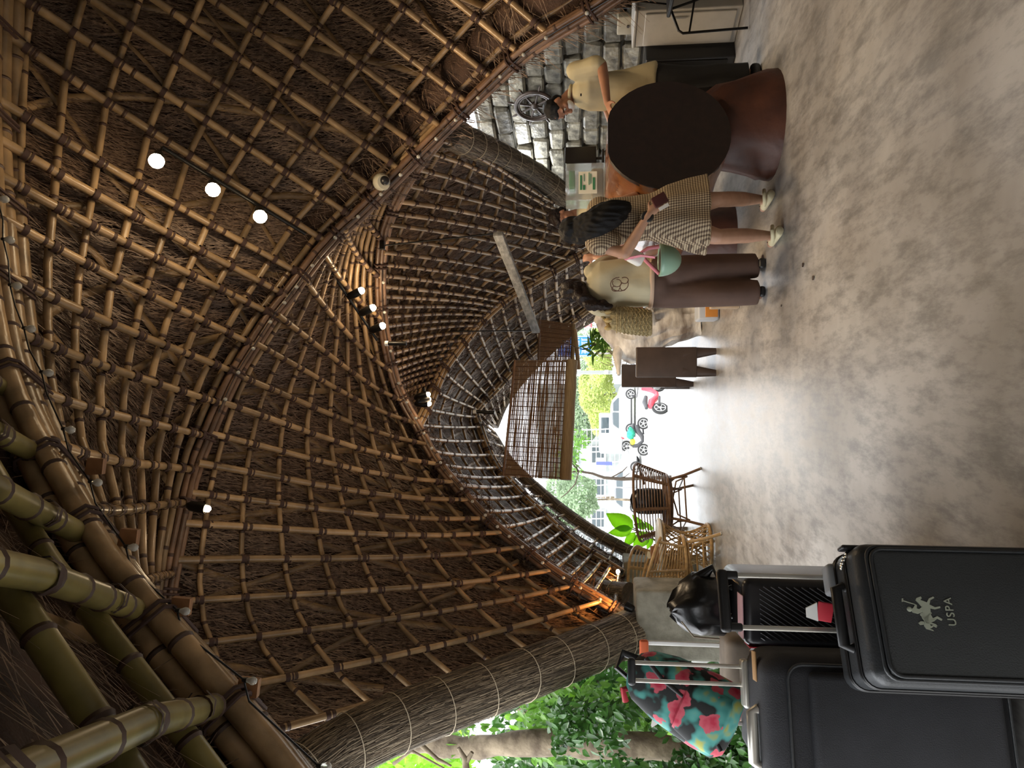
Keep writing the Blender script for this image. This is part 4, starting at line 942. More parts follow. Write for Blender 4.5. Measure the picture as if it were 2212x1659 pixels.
# ribbed cases
def ribbed(label, loc, rz, sz, handle=None):
    t = thing('suitcase', label, 'suitcase', loc, rz)
    w_,d_,h_ = sz
    mb = MB(); mb.rbox((0,0,h_/2+.03),(w_,d_,h_-.06),.035,n=4); mb.build('shell', M['ribbed'], t, local=True)
    rb = MB(); n_ = 30
    for k in range(n_):       # diagonal ribs on the front face and across the top
        x0 = -w_/2-.3+(w_+.3)*k/n_*1.0
        p0 = Vector((x0,-d_/2-.001,h_*.25)); p1 = Vector((x0+.34,-d_/2-.001,h_*.92))
        def clip(a,b):
            lo = -w_/2+.03; hi = w_/2-.03
            if b.x < lo or a.x > hi: return None
            dx = b.x-a.x
            t0 = max(0,(lo-a.x)/dx); t1 = min(1,(hi-a.x)/dx); return a.lerp(b,t0), a.lerp(b,t1)
        q = clip(p0,p1)
        if q: rb.tube([q[0],q[1]], .0028, 4)
    for k in range(22):
        yy = -d_/2+.04+(d_-.08)*k/22; rb.tube([(-w_/2+.04,yy,h_+.001),(w_/2-.04,yy+.0,h_+.001)], .0026, 4)
    rb.build('ribs', M['ribbed'], t, local=True, kind='stuff')
    mb = MB(); mb.tube([(-.06,0,h_),(-.055,0,h_+.025),(.055,0,h_+.025),(.06,0,h_)], .009, 7, flat=1.5); mb.build('carry_handle', M['black'], t, local=True)
    for sx in (-1,1):
        for sy in (-1,1):
            mb = MB(); mb.tube([(sx*(w_/2-.05)-.012,sy*(d_/2-.05),.028),(sx*(w_/2-.05)+.012,sy*(d_/2-.05),.028)], .027, 12); mb.build('wheel', M['black'], t, local=True)
    return t
r1 = ribbed('black ribbed suitcase with a pink sticker, upright behind the front suitcase', (-.945,3.16,0), math.radians(6), (.27,.44,.80))
M['sticker'] = mat('pink_sticker', (.62,.38,.40), .5)
mb = MB(); mb.box((-.02,-.17,.803),(.17,.09,.004)); mb.build('sticker', M['sticker'], r1, local=True)
mb = MB(); mb.box((-.137,-.17,.72),(.004,.09,.12)); mb.build('red_patch', M['tagred'], r1, local=True)
r2 = ribbed('dark ribbed suitcase wedged between the front suitcase and the fabric one', (-1.27,3.0,0), math.radians(5), (.32,.28,.74))
r3 = thing('suitcase', 'grey-brown suitcase with an orange trolley grip at the back of the luggage', 'suitcase', (-1.42,3.58,0), .1)
mb = MB(); mb.rbox((0,0,.40),(.40,.26,.72),.05,n=4); mb.build('body', mat('taupe_fabric',(.17,.135,.10),.8,noise_amt=.2), r3, local=True)
for sx in (-.11,.11):
    mb = MB(); mb.rbox((sx,.08,.93),(.022,.012,.40),.004); mb.build('trolley_rod', M['white'], r3, local=True)
mb = MB(); mb.rbox((0,.08,1.135),(.25,.03,.045),.012); mb.build('trolley_grip', M['orange'], r3, local=True)
for sx in (-.15,.15):
    mb = MB(); mb.tube([(sx-.012,0,.028),(sx+.012,0,.028)], .028, 12); mb.build('wheel', M['black'], r3, local=True)
r4 = thing('suitcase', 'dark suitcase with a slim white trolley handle beside the floral backpack', 'suitcase', (-1.66,3.28,0), .1)
mb = MB(); mb.rbox((.16,0,.38),(.30,.22,.68),.05,n=4); mb.build('body', M['fabric'], r4, local=True)
for sx in (.11,.20):
    mb = MB(); mb.rbox((sx,.05,.90),(.018,.012,.42),.004); mb.build('trolley_rod', M['alu'], r4, local=True)
mb = MB(); mb.poly([Vector((.08,.03,1.13)),Vector((.22,.03,1.10)),Vector((.235,.03,1.06)),Vector((.20,.03,1.055)),Vector((.19,.03,1.08)),Vector((.10,.03,1.10))],(0,.035,0)); mb.build('trolley_grip', M['white'], r4, local=True)
for sx in (.05,.25):
    mb = MB(); mb.tube([(sx-.012,0,.028),(sx+.012,0,.028)], .028, 12); mb.build('wheel', M['black'], r4, local=True)
# black bag crumpled on top
M['bagblack'] = mat('glossy_black_leather', (.012,.012,.013), .28, bump=.5, bscale=9)
bb = thing('black_bag', 'crumpled glossy black bag slumped on top of the luggage', 'bag', tuple(W(1560,1300,3.25)))
cc = W(1506,1300,3.2); mb = MB(); rings = []
for i,(z_,a_,b_) in enumerate([(-.115,.10,.09),(-.10,.13,.12),(0,.135,.12),(.05,.11,.09),(.09,.065,.05),(.115,.02,.02)]):
    rings.append([cc+Vector((a_*math.cos(2*PI*j/26)+(-.01-.25*max(z_,0)), b_*math.sin(2*PI*j/26), z_+.01*math.cos(2*PI*j/26)))+noise.noise_vector(Vector((math.cos(2*PI*j/26)*3,math.sin(2*PI*j/26)*3,z_*22)))*.022 for j in range(26)])
mb.loft(rings); mb.build('bag_body', M['bagblack'], bb)
mb = MB(); mb.tube([cc+Vector((.09,0,.0)),cc+Vector((.155,-.01,-.065)),cc+Vector((.10,-.03,-.09))], [.04,.016,.006], 8); mb.build('flap_corner', M['bagblack'], bb)
mb = MB(); mb.tube([cc+Vector((-.06,-.09,.08)),cc+Vector((-.12,-.1,.03)),cc+Vector((-.13,-.09,-.08))], .004, 5); mb.build('cord', M['cord'], bb)
# floral backpack
def floral():
    m = bpy.data.materials.new('floral_print'); m.use_nodes = True; N = m.node_tree.nodes; L = m.node_tree.links; b = N['Principled BSDF']; b.inputs['Roughness'].default_value = .75
    tc = N.new('ShaderNodeTexCoord'); nz = N.new('ShaderNodeTexNoise'); nz.inputs['Scale'].default_value = 11; L.new(tc.outputs['Object'], nz.inputs[0])
    cr = N.new('ShaderNodeValToRGB'); e = cr.color_ramp.elements; e[0].position = .46; e[0].color = (.012,.014,.014,1); e[1].position = .54; e[1].color = (.06,.30,.27,1)
    e3 = cr.color_ramp.elements.new(.62); e3.color = (.10,.38,.34,1); e4 = cr.color_ramp.elements.new(.70); e4.color = (.40,.42,.10,1)
    L.new(nz.outputs[0], cr.inputs[0])
    n2 = N.new('ShaderNodeTexNoise'); n2.inputs['Scale'].default_value = 30; L.new(tc.outputs['Object'], n2.inputs[0])
    ad = N.new('ShaderNodeVectorMath'); ad.operation = 'MULTIPLY_ADD'; ad.inputs[1].default_value = (.05,.05,.05); L.new(n2.outputs['Color'], ad.inputs[0]); L.new(tc.outputs['Object'], ad.inputs[2])
    vo = N.new('ShaderNodeTexVoronoi'); vo.inputs['Scale'].default_value = 11; L.new(ad.outputs[0], vo.inputs[0])
    c2 = N.new('ShaderNodeValToRGB'); e = c2.color_ramp.elements; e[0].position = .36; e[0].color = (1,1,1,1); e[1].position = .40; e[1].color = (0,0,0,1); L.new(vo.outputs['Distance'], c2.inputs[0])
    c3 = N.new('ShaderNodeValToRGB'); e = c3.color_ramp.elements; e[0].position = .12; e[0].color = (.50,.02,.06,1); e[1].position = .3; e[1].color = (.60,.10,.14,1); L.new(vo.outputs['Distance'], c3.inputs[0])
    mx = N.new('ShaderNodeMix'); mx.data_type = 'RGBA'; L.new(c2.outputs[0], mx.inputs[0]); L.new(cr.outputs[0], mx.inputs[6]); L.new(c3.outputs[0], mx.inputs[7])
    L.new(mx.outputs[2], b.inputs['Base Color']); return m
M['floral'] = floral()
fb_ = thing('backpack', 'teal backpack printed with red roses leaning behind the fabric suitcase', 'backpack', tuple(W(1600,1570,2.95)))
p0 = W(1362,1442,3.05); p1 = W(1590,1572,2.92); axv = (p1-p0).normalized(); sdv = axv.cross(Vector((0,1,0))).normalized(); dv = sdv.cross(axv); Lb = (p1-p0).length
def bring(f, a_, b_): return [p0+axv*Lb*f+sdv*(a_*(abs(math.cos(t))**.7)*(1 if math.cos(t)>0 else -1))+dv*(b_*(abs(math.sin(t))**.7)*(1 if math.sin(t)>0 else -1)) for t in [2*PI*j/32 for j in range(32)]]
mb = MB(); mb.loft([bring(f,a_,b_) for f,a_,b_ in [(0,.03,.03),(.03,.07,.06),(.12,.105,.085),(.35,.135,.10),(.7,.15,.11),(.9,.15,.105),(.98,.12,.08),(1.0,.06,.04)]]); mb.build('main_body', M['floral'], fb_)
mb = MB(); mb.loft([[q-dv*(.07*(1 if dv.y>0 else -1)) for q in bring(f,a_,b_)] for f,a_,b_ in [(.50,.05,.03),(.52,.10,.055),(.7,.12,.065),(.88,.12,.06),(.92,.08,.03)]]); mb.build('front_pocket', M['floral'], fb_)
mb = MB(); fwd = -1 if dv.y>0 else 1
mb.tube([p0+axv*Lb*f+sdv*s_*.11+dv*fwd*.1 for f,s_ in [(.10,.9),(.3,.5),(.5,.35),(.75,-.1),(.95,-.7)]], .006, 6, flat=1.5); mb.build('zip', M['black'], fb_)
mb = MB(); mb.tube([p0+sdv*.05+axv*.03, p0-axv*.05+sdv*.04, p0-axv*.055-sdv*.03, p0-sdv*.05+axv*.04], .012, 7, flat=1.4); mb.build('grab_handle', M['black'], fb_)
mb = MB(); mb.tube([p0-sdv*.07+axv*.04, W(1345,1490,3.0), W(1352,1515,3.0)], .014, 7); mb.build('shoulder_strap', M['tagred'], fb_)
# ================================================================ RATTAN
M['rattan_dark'] = mat('brown_rattan', (.19,.105,.055), .5, noise_amt=.3, nscale=20)
M['rattan_pale'] = mat('honey_rattan', (.46,.30,.13), .45, noise_amt=.25, nscale=20)
def rattan_chair(label, loc, rz, m, w=.33, seat=.40, back=.84, bands=4, nslat=34, sc_=1.0, group=None):
    """barrel chair; the open side faces local -y"""
    t = thing('rattan_chair', label, 'chair', loc, rz, group); t.scale = (sc_,)*3
    S = lambda a, r, z: Vector((r*math.sin(a), r*math.cos(a), z))
    def hoop(a): # height & radius of the sloping back rail; a in [-pi..pi], 0 = back
        k = max(0, math.cos(a*.5))**1.5
        return (w+.03+.14*k), seat+.16+(back-seat-.16)*k
    am = 2.25
    mb = MB(); mb.tube([S(am*(2*i/40-1), *hoop(am*(2*i/40-1))) for i in range(41)], .017, 8); mb.build('back_rail', m, t, local=True)
    mb = MB(); mb.tube([S(2*PI*i/36, w, seat) for i in range(36)], .020, 8, closed=True); mb.tube([S(2*PI*i/36, w-.02, seat-.035) for i in range(36)], .014, 7, closed=True); mb.build('seat_ring', m, t, local=True)
    sb_ = MB(); 
    for k in range(16):
        y = -w+2*w*(k+.5)/16; x = math.sqrt(max(w*w-y*y,0)); sb_.tube([(-x,y,seat),(x,y,seat)], .007, 5)
    sb_.build('seat_slats', m, t, local=True, kind='stuff')
    for k in range(nslat):       # curved ribs running round between the bands
        f = (k+1)/(nslat+1)
        break
    for k in range(11):          # horizontal canes, following the sloping rail
        f = (k+1.2)/12.5; mb = MB()
        pts = []
        for i in range(33):
            a = (am-.12)*(2*i/32-1); r_, z_ = hoop(a); pts.append(S(a, w+(r_-w)*f, seat+(z_-seat)*f))
        mb.tube(pts, .0065, 6); mb.build('cane', m, t, local=True)
    for k in range(bands+2):
        a = am*.92*(2*k/(bands+1)-1); r_, z_ = hoop(a); mb = MB(); mb.tube([S(a,w,seat), S(a,r_,z_)], .014, 7, flat=1.5); mb.build('band', m, t, local=True)
    for sx,sy in ((-1,-1),(1,-1),(-1,1),(1,1)):
        a0 = Vector((sx*w*.66, sy*w*.66, seat)); a1 = Vector((sx*w*.98, sy*w*.98, .0))
        mb = MB(); mb.tube([a0, a0.lerp(a1,.5)+Vector((-sx*.01,-sy*.01,0)), a1], [.018,.017,.017], 8); lg = mb.build('leg', m, t, local=True)
        mb = MB(); mb.ball(a1+Vector((0,0,.008)), (.02,.02,.010), 10); mb.build('foot_cap', M['steel'], lg, local=True)
    cs = [Vector((sx*w*.76, sy*w*.76, seat*.55)) for sx,sy in ((-1,-1),(1,-1),(1,1),(-1,1))]
    for i in range(4):
        a, b = cs[i], cs[(i+1)%4]; mid = (a+b)/2+Vector((0,0,seat*.32))
        mb = MB(); mb.tube([a-Vector((0,0,.06)), a.lerp(b,.12)+Vector((0,0,.08)), mid, b.lerp(a,.12)+Vector((0,0,.08)), b-Vector((0,0,.06))], .011, 7); mb.build('arched_brace', m, t, local=True)
        mb = MB(); mb.tube([a+Vector((0,0,-.02)), b+Vector((0,0,-.02))], .010, 6); mb.build('stretcher', m, t, local=True)
    return t
p = G(1518,1098); rc1 = rattan_chair('brown rattan barrel chair holding a black backpack, alone on the open floor', (p.x-.0,p.y+.28,0), math.radians(205), M['rattan_dark'], w=.36, sc_=1.0)
bk = thing('black_backpack', 'black backpack resting inside the brown rattan chair', 'backpack', (p.x+.03,p.y+.28,.42))
mb = MB(); c_ = Vector((p.x+.03,p.y+.28,.62)); rings = []
for z_,a_,b_ in [(-.185,.12,.08),(-.16,.16,.11),(0,.17,.12),(.14,.15,.10),(.21,.10,.06),(.225,.04,.03)]:
    rings.append([c_+Vector((a_*math.cos(2*PI*j/22), b_*math.sin(2*PI*j/22), z_))+noise.noise_vector(Vector((math.cos(2*PI*j/22),math.sin(2*PI*j/22),z_*9)))*.02 for j in range(22)])
mb.loft(rings); mb.build('pack_body', M['bagblack'], bk)
mb = MB(); mb.tube([c_+Vector((-.06,-.1,.14)),c_+Vector((-.07,-.15,0)),c_+Vector((-.05,-.12,-.12))], .014, 6, flat=1.6); mb.build('shoulder_strap', M['black'], bk)
rattan_chair('honey rattan chair with a tall round fan back behind the tea table', (-2.36,8.72,0), math.radians(188), M['rattan_pale'], w=.27, back=.92, seat=.38)
rattan_chair('honey rattan armchair nearest the concrete plinth', (-1.92,7.74,0), math.radians(110), M['rattan_pale'], w=.29, back=.86, seat=.38)
tb = thing('tea_table', 'round cane-woven tea table with a white top between the rattan chairs', 'table', (-1.84,8.22,0))
ht = .56; mb = MB(); mb.lathe((0,0,ht), [(.30,0),(.31,.008),(.31,.022),(.30,.03)], 36); mb.build('white_top', M['white'], tb, local=True)
mb = MB(); mb.tube([(.27*math.cos(2*PI*i/32),.27*math.sin(2*PI*i/32),ht-.02) for i in range(32)], .018, 8, closed=True); mb.build('top_ring', M['rattan_pale'], tb, local=True)
mb = MB(); mb.tube([(.25*math.cos(2*PI*i/32),.25*math.sin(2*PI*i/32),.03) for i in range(32)], .02, 8, closed=True); mb.build('base_ring', M['rattan_pale'], tb, local=True)
for s_ in (-1,1):
    for k in range(22):
        a0 = 2*PI*k/22; mb = MB()
        mb.tube([((.26-.10*math.sin(PI*j/8))*math.cos(a0+s_*1.5*j/8), (.26-.10*math.sin(PI*j/8))*math.sin(a0+s_*1.5*j/8), .03+(ht-.06)*j/8) for j in range(9)], .006, 5); mb.build('lattice_cane', M['rattan_pale'], tb, local=True)
tx = thing('tissue_box', 'small brown wooden tissue box on the white table top', 'box', (-1.92,8.10,ht+.031), .3)
M['boxwood'] = mat('box_wood', (.26,.12,.05), .5, noise_amt=.25, nscale=10, stretch=(1,6,1))
mb = MB(); mb.rbox((0,0,.045),(.19,.11,.09),.006); mb.build('box_body', M['boxwood'], tx, local=True)
mb = MB(); mb.poly([Vector((-.04,0,.088)),Vector((.03,0,.088)),Vector((.04,.01,.12)),Vector((-.01,0,.135)),Vector((-.045,0,.115))],(0,.004,0)); mb.build('tissue', M['paper'], tx, local=True)
# ================================================================ BROWN SLIP-COVERED CHAIRS
M['slip'] = mat('dark_brown_cover', (.055,.036,.028), .45, noise_amt=.15)
def slipchair(label, loc, rz, w=.33, h=.86):
    t = thing('covered_chair', label, 'chair', loc, rz)
    mb = MB(); mb.rbox((0,0,.62*h),(w,.07,.76*h),.012); mb.build('back_panel', M['slip'], t, local=True)
    mb = MB(); mb.rbox((0,.20,.44),(w,.36,.08),.02); mb.build('seat', M['slip'], t, local=True)
    for s_ in (-1,1):
        for yy in (0,.34):
            mb = MB(); mb.tube([(s_*w*.27,yy,.36),(s_*w*.31,yy,.2),(s_*w*.36,yy,.0)], [.080,.062,.036], 10, flat=.5, up=(0,1,0)) if yy == 0 else mb.tube([(s_*w*.4,yy,.42),(s_*w*.4,yy,0)], .022, 8); mb.build('leg', M['slip'], t, local=True)
    return t
p = G(1548,782); slipchair('dark brown high-backed chair seen from behind, right of the entrance', (p.x,p.y+.03,0), -.03)
p = G(1500,822); slipchair('slimmer brown chair half hidden behind the other covered chair', (p.x+.06,p.y+.1,0), .1, w=.30, h=.93)
# ================================================================ DRIFTWOOD, BIN, BLOCK, PLANT
M['drift'] = mat('bleached_driftwood', (.22,.18,.155), .7, col2=(.97,.96,.94), nscale=2.6, stretch=(1,1,2.4), bump=.9, bscale=12)
dw = thing('driftwood', 'large bleached driftwood root with dark grooves beside the woven bag', 'driftwood', (.62,9.0,0))
mb = MB(); rings = []
pl = [W(1500,690,8.9), W(1450,700,8.95), W(1400,720,9.0), W(1350,725,9.0), W(1312,705,9.0), W(1290,690,9.0)]; pl[0].z = .0
Rr = [.22,.26,.34,.36,.24,.08]
pl = curve(pl,20); Rr = [Rr[min(int(i/4),5)]*(1-(i/4%1))+Rr[min(int(i/4)+1,5)]*(i/4%1) for i in range(21)]
for i,c_ in enumerate(pl):
    ring = []
    for j in range(36):
        a = 2*PI*j/36; d_ = Vector((math.cos(a),.7*math.sin(a),0)); q = c_+d_*Rr[i]
        ring.append(q+d_*(abs(noise.noise(Vector((a*2.6,i*.12,3))))*-.16+noise.noise(q*7)*.05)+Vector((0,0,.03*noise.noise(q*5))))
    rings.append(ring)
mb.loft(rings); mb.build('root_body', M['drift'], dw)
for k in range(7):
    a0 = pl[6+2*k%13]; a = random.uniform(-.6,3.4); e = a0+Vector((math.cos(a)*.5,-.15+random.uniform(-.2,.1),random.uniform(-.3,.2)))
    mb = MB(); mb.tube([a0,a0.lerp(e,.5)+Vector((0,0,.06)),e], [.10,.06,.02], 9); mb.build('root_branch', M['drift'], dw)
p = G(1550,672); bn = thing('storage_bin', 'grey and white plastic bin with an orange panel on the floor by the driftwood', 'bin', tuple(p))
mb = MB(); mb.rbox(p+Vector((0,0,.115)),(.21,.26,.22),.025); mb.build('bin_body', mat('pale_grey_plastic',(.48,.50,.53),.45), bn)
mb = MB(); mb.rbox(p+Vector((.01,-.132,.085)),(.17,.012,.13),.005); mb.build('front_panel', mat('amber_plastic',(.55,.22,.04),.4), bn)
p = G(1598,655); bl = MB(); bl.rbox(p+Vector((0,.05,.13)),(.09,.10,.26),.008); o = bl.build('wood_block', mat('pale_wood',(.42,.31,.20),.6,noise_amt=.2,nscale=5,stretch=(4,4,1))); tag(o,'pale upright wooden block on the floor beside the trouser hem','wooden block')
M['leaf'] = mat('young_leaf', (.30,.50,.06), .4, noise_amt=.2, nscale=14, translucent=.6)
M['leaf_dark'] = mat('glossy_leaf', (.035,.10,.018), .25, noise_amt=.5, nscale=6, translucent=.3)
M['leaf_mid'] = mat('mid_leaf', (.11,.24,.035), .4, noise_amt=.4, nscale=5, translucent=.4)
M['bark'] = mat('bark', (.10,.075,.05), .9, col2=(.27,.22,.15), nscale=7, bump=1, bscale=18)
M['twig'] = mat('twig', (.07,.05,.035), .8)
def leafmesh(mb, base, tip, wd, nrm=None, fold=.25, n=6, mi=0):
    base, tip = Vector(base), Vector(tip); d = tip-base; L_ = d.length; d.normalize()
    nn = Vector(nrm) if nrm else Vector((0,-.6,.8)); sd = d.cross(nn)
    if sd.length < .01: sd = Vector((1,0,0))
    sd.normalize(); nn = sd.cross(d); vs = []
    for i in range(n+1):
        f = i/n; w_ = wd*(math.sin(PI*min(f*1.02,1)**.8)**.8 if 0 < f < 1 else .04); c_ = base+d*L_*f-nn*(.18*L_*f*f*.6)
        vs += [c_-sd*w_+nn*w_*fold, c_, c_+sd*w_+nn*w_*fold]
    fs = []
    for i in range(n):
        for j in (0,1): a = i*3+j; fs.append((a,a+1,a+4,a+3))
    mb.add(vs, fs, mi)
pp = thing('frangipani_plant', 'young frangipani with big bright green leaves behind the rattan chairs', 'plant', (-1.95,10.0,0))
st0 = W(1425,1185,10.0); mb = MB(); stem = [Vector((-2.0,10.0,0)), Vector((-2.0,10.0,.3)), W(1420,1170,10), W(1395,1155,10)]; mb.tube(stem, [.03,.028,.022,.015], 8); mb.build('stem', M['bark'], pp)
for a,b_,w_ in [((1368,1140),(1311,1112),26),((1366,1143),(1316,1152),17),((1372,1150),(1348,1182),13),((1400,1150),(1368,1185),20),((1392,1140),(1366,1114),11),((1398,1138),(1370,1134),10),((1408,1160),(1398,1186),9),((1410,1145),(1392,1128),8)]:
    A_ = W(a[0],a[1],10); B_ = W(b_[0],b_[1],9.9); mb = MB(); leafmesh(mb, A_, B_, w_/153/2*1.5, (0,-1,.25)); mb.build('leaf', M['leaf'], pp, sol=.003)
    mb = MB(); mb.tube([W(1412,1160,10), A_.lerp(W(1412,1160,10),.4)+Vector((0,0,.02)), A_], .008, 6); mb.build('twig', M['bark'], pp)
hp = thing('hanging_orchid', 'hanging orchid with strappy green leaves and pale roots at the entrance', 'plant', tuple(W(1345,760,9.6)))
c0 = W(1290,742,9.6)
for k in range(34):
    a = random.uniform(0,2*PI); L_ = random.uniform(.12,.24); off = Vector((random.uniform(-.16,.12),random.uniform(-.08,.08),random.uniform(-.17,.12)))
    d = Vector((math.cos(a),random.uniform(-.5,.5),math.sin(a)*.8-.1)).normalized(); mb = MB(); leafmesh(mb, c0+off, c0+off+d*L_, .018, (0,-1,.3), n=4); mb.build('leaf', M['leaf_mid'], hp, sol=.002)
rt_ = MB()
for k in range(22):
    o_ = c0+Vector((random.uniform(-.25,.05),random.uniform(-.05,.05),random.uniform(-.2,.05))); rt_.tube([o_,o_+Vector((-.04,0,-.08)),o_+Vector((-.03+random.uniform(-.05,.05),0,-.22-random.uniform(0,.12)))], .004, 4)
rt_.build('aerial_roots', M['cord'], hp, kind='stuff')
mb = MB(); mb.tube([c0, W(1262,755,9.6), W(1246,752,9.6), W(1215,735,9.6)], .007, 6); mb.build('hanging_wire', M['twig'], hp)
# ================================================================ BLINDS
def blind(label, c00, c10, c01, c11, rollr, nslat, group=None, rollside=True):
    """c00 top-left(world), c10 top-right, c01 bottom-left, c11 bottom-right"""
    t = thing('bamboo_blind', label, 'blind', tuple((c01+c11)/2))
    sl = MB(); n_ = nslat
    for k in range(n_):
        f = (k+.5)/n_; a, b = c00.lerp(c01,f), c10.lerp(c11,f); h_ = (c01-c00).length/n_
        j = Vector((0,random.uniform(-.004,.004),random.uniform(-.001,.001)))
        m_ = [a.lerp(b,q/6)+Vector((0,.006*math.sin(q*2.2+k*.3),random.uniform(-.0012,.0012)))+j for q in range(7)]
        sl.tube(m_, h_*random.uniform(.44,.60), 4)
    sl.build('reed_slats', M['reed'], t, smooth=False, kind='stuff')
    for k in range(26):
        f = (k+.5)/26+random.uniform(-.004,.004); mb = MB(); mb.tube([c00.lerp(c10,f)+Vector((0,-.008,0)), c01.lerp(c11,f)+Vector((0,-.008,0))], .0035 if k%3 else .006, 4); mb.build('binding_cord', M['bind'], t)
    dn = (c01-c00).normalized()
    rl = MB(); rl.tube([c01.lerp(c11,i/8)+dn*rollr*.8+Vector((0,.0,.004*math.sin(i*3))) for i in range(9)], rollr, 16); rl.build('rolled_end', M['reed_roll'], t)
    rl = MB(); rl.tube([c00, c10], .018, 8); rl.build('head_pole', M['bamboo_dark'], t)
    return t
M['reed'] = mat('blind_reed', (.27,.18,.11), .6, col2=(.42,.31,.20), nscale=14, stretch=(1,1,8), translucent=.5)
M['bind'] = mat('blind_binding', (.13,.07,.04), .8)
M['reed_roll'] = mat('blind_roll', (.24,.165,.085), .6, col2=(.36,.26,.14), nscale=12, stretch=(.6,1,9), translucent=.1)
blind('large translucent bamboo blind half lowered across the entrance arch', W(1087,1028,9.25), W(1113,778,9.6), W(1212,1036,9.25), W(1226,778,9.6), .075, 150)
blind('small bamboo blind at the right of the entrance, behind the large one', W(1163,782,10.6), W(1166,690,10.6), W(1233,782,10.6), W(1236,700,10.6), .03, 84)
mb = MB(); mb.tube([W(1242,712,10.5), W(1250,798,10.5)], .032, 10); o = mb.build('bamboo_pole', BM[0]); tag(o,'short grey-brown pole hanging level below the small blind','pole')
# ================================================================ GREY PLANK hung on rods
M['oldgrey'] = mat('weathered_grey_plank', (.10,.10,.10), .7, col2=(.25,.25,.24), nscale=3, stretch=(8,2,8), bump=.5, bscale=18)
pk = thing('hanging_plank', 'weathered grey plank hung by two thin rods above the counter', 'plank', tuple(W(1115,610,8.0)))
a, b = W(1076,505,7.0), W(1158,716,9.2); mb = MB(); dd = (b-a).normalized(); sd = dd.cross(up).normalized(); rM = Matrix((sd,dd,sd.cross(dd))).transposed()
mb.rbox((a+b)/2, (.05,(b-a).length,.10), .006, rM); mb.build('board', M['oldgrey'], pk)
for q0,q1 in (((832,530,7.05),(1073,504,7.02)),((950,716,9.1),(1154,714,9.2))):
    mb = MB(); mb.tube([W(*q0),W(*q1)], .008, 6); mb.build('rod', M['metal_black'], pk)
    mb = MB(); mb.rbox(W(*q0)+Vector((0,0,.03)), (.09,.05,.05), .008); mb.build('bracket', M['metal_black'], pk)

# dry scraps on the floor
for lab,(ix,iy) in (('small dark dry leaf scrap on the floor, nearer the trouser hem',(1735,572)),('small dark dry leaf scrap on the floor, nearer the camera',(1757,600)),('tiny dark speck on the floor below the woven bag',(1688,660))):
    p = G(ix,iy,.003); mb = MB(); rr = .014 if 'tiny' not in lab else .008
    mb.poly([p+Vector((rr*(1+.4*math.sin(k*2.3))*math.cos(k*PI/4), rr*1.6*(1+.3*math.cos(k*1.7))*math.sin(k*PI/4), 0)) for k in range(8)],(0,0,.003)); o = mb.build('leaf_scrap', M['oldwood'], smooth=False); tag(o, lab, 'leaf')
# ================================================================ STREET
M['carwhite'] = mat('car_white', (.50,.51,.53), .2, coat=.5)
M['glass_dark'] = mat('car_glass', (.06,.08,.09), .15)
M['tyre'] = mat('tyre', (.03,.03,.03), .8); M['rim'] = mat('alloy', (.5,.5,.5), .3, metal=.7)
def wheel(mb_parent, c, r, ax=(0,1,0), w_=.16):
    mb = MB(); a = Vector(ax).normalized(); mb.lathe(Vector(c)-a*w_/2, [(r*.66,0),(r*.95,.0),(r,.03),(r,w_-.03),(r*.95,w_),(r*.66,w_)], 20, axis=ax); wh = mb.build('wheel', M['tyre'], mb_parent, local=True)
    mb = MB(); mb.lathe(Vector(c)-a*(w_/2+.012), [(r*.2,0),(r*.2,w_+.024)], 10, axis=ax)
    n1_ = a.orthogonal().normalized(); n2_ = a.cross(n1_)
    for k in range(5):
        t = 2*PI*k/5
        for sg in (-1,1): mb.tube([Vector(c)+a*sg*(w_/2), Vector(c)+a*sg*(w_/2)+(n1_*math.cos(t)+n2_*math.sin(t))*r*.66], .025, 5)
    for sg in (-1,1): mb.tube([Vector(c)+a*sg*(w_/2)+(n1_*math.cos(t)+n2_*math.sin(t))*r*.66 for t in [2*PI*i/20 for i in range(20)]], .02, 6, closed=True)
    mb.build('rim', M['rim'], wh, local=True)
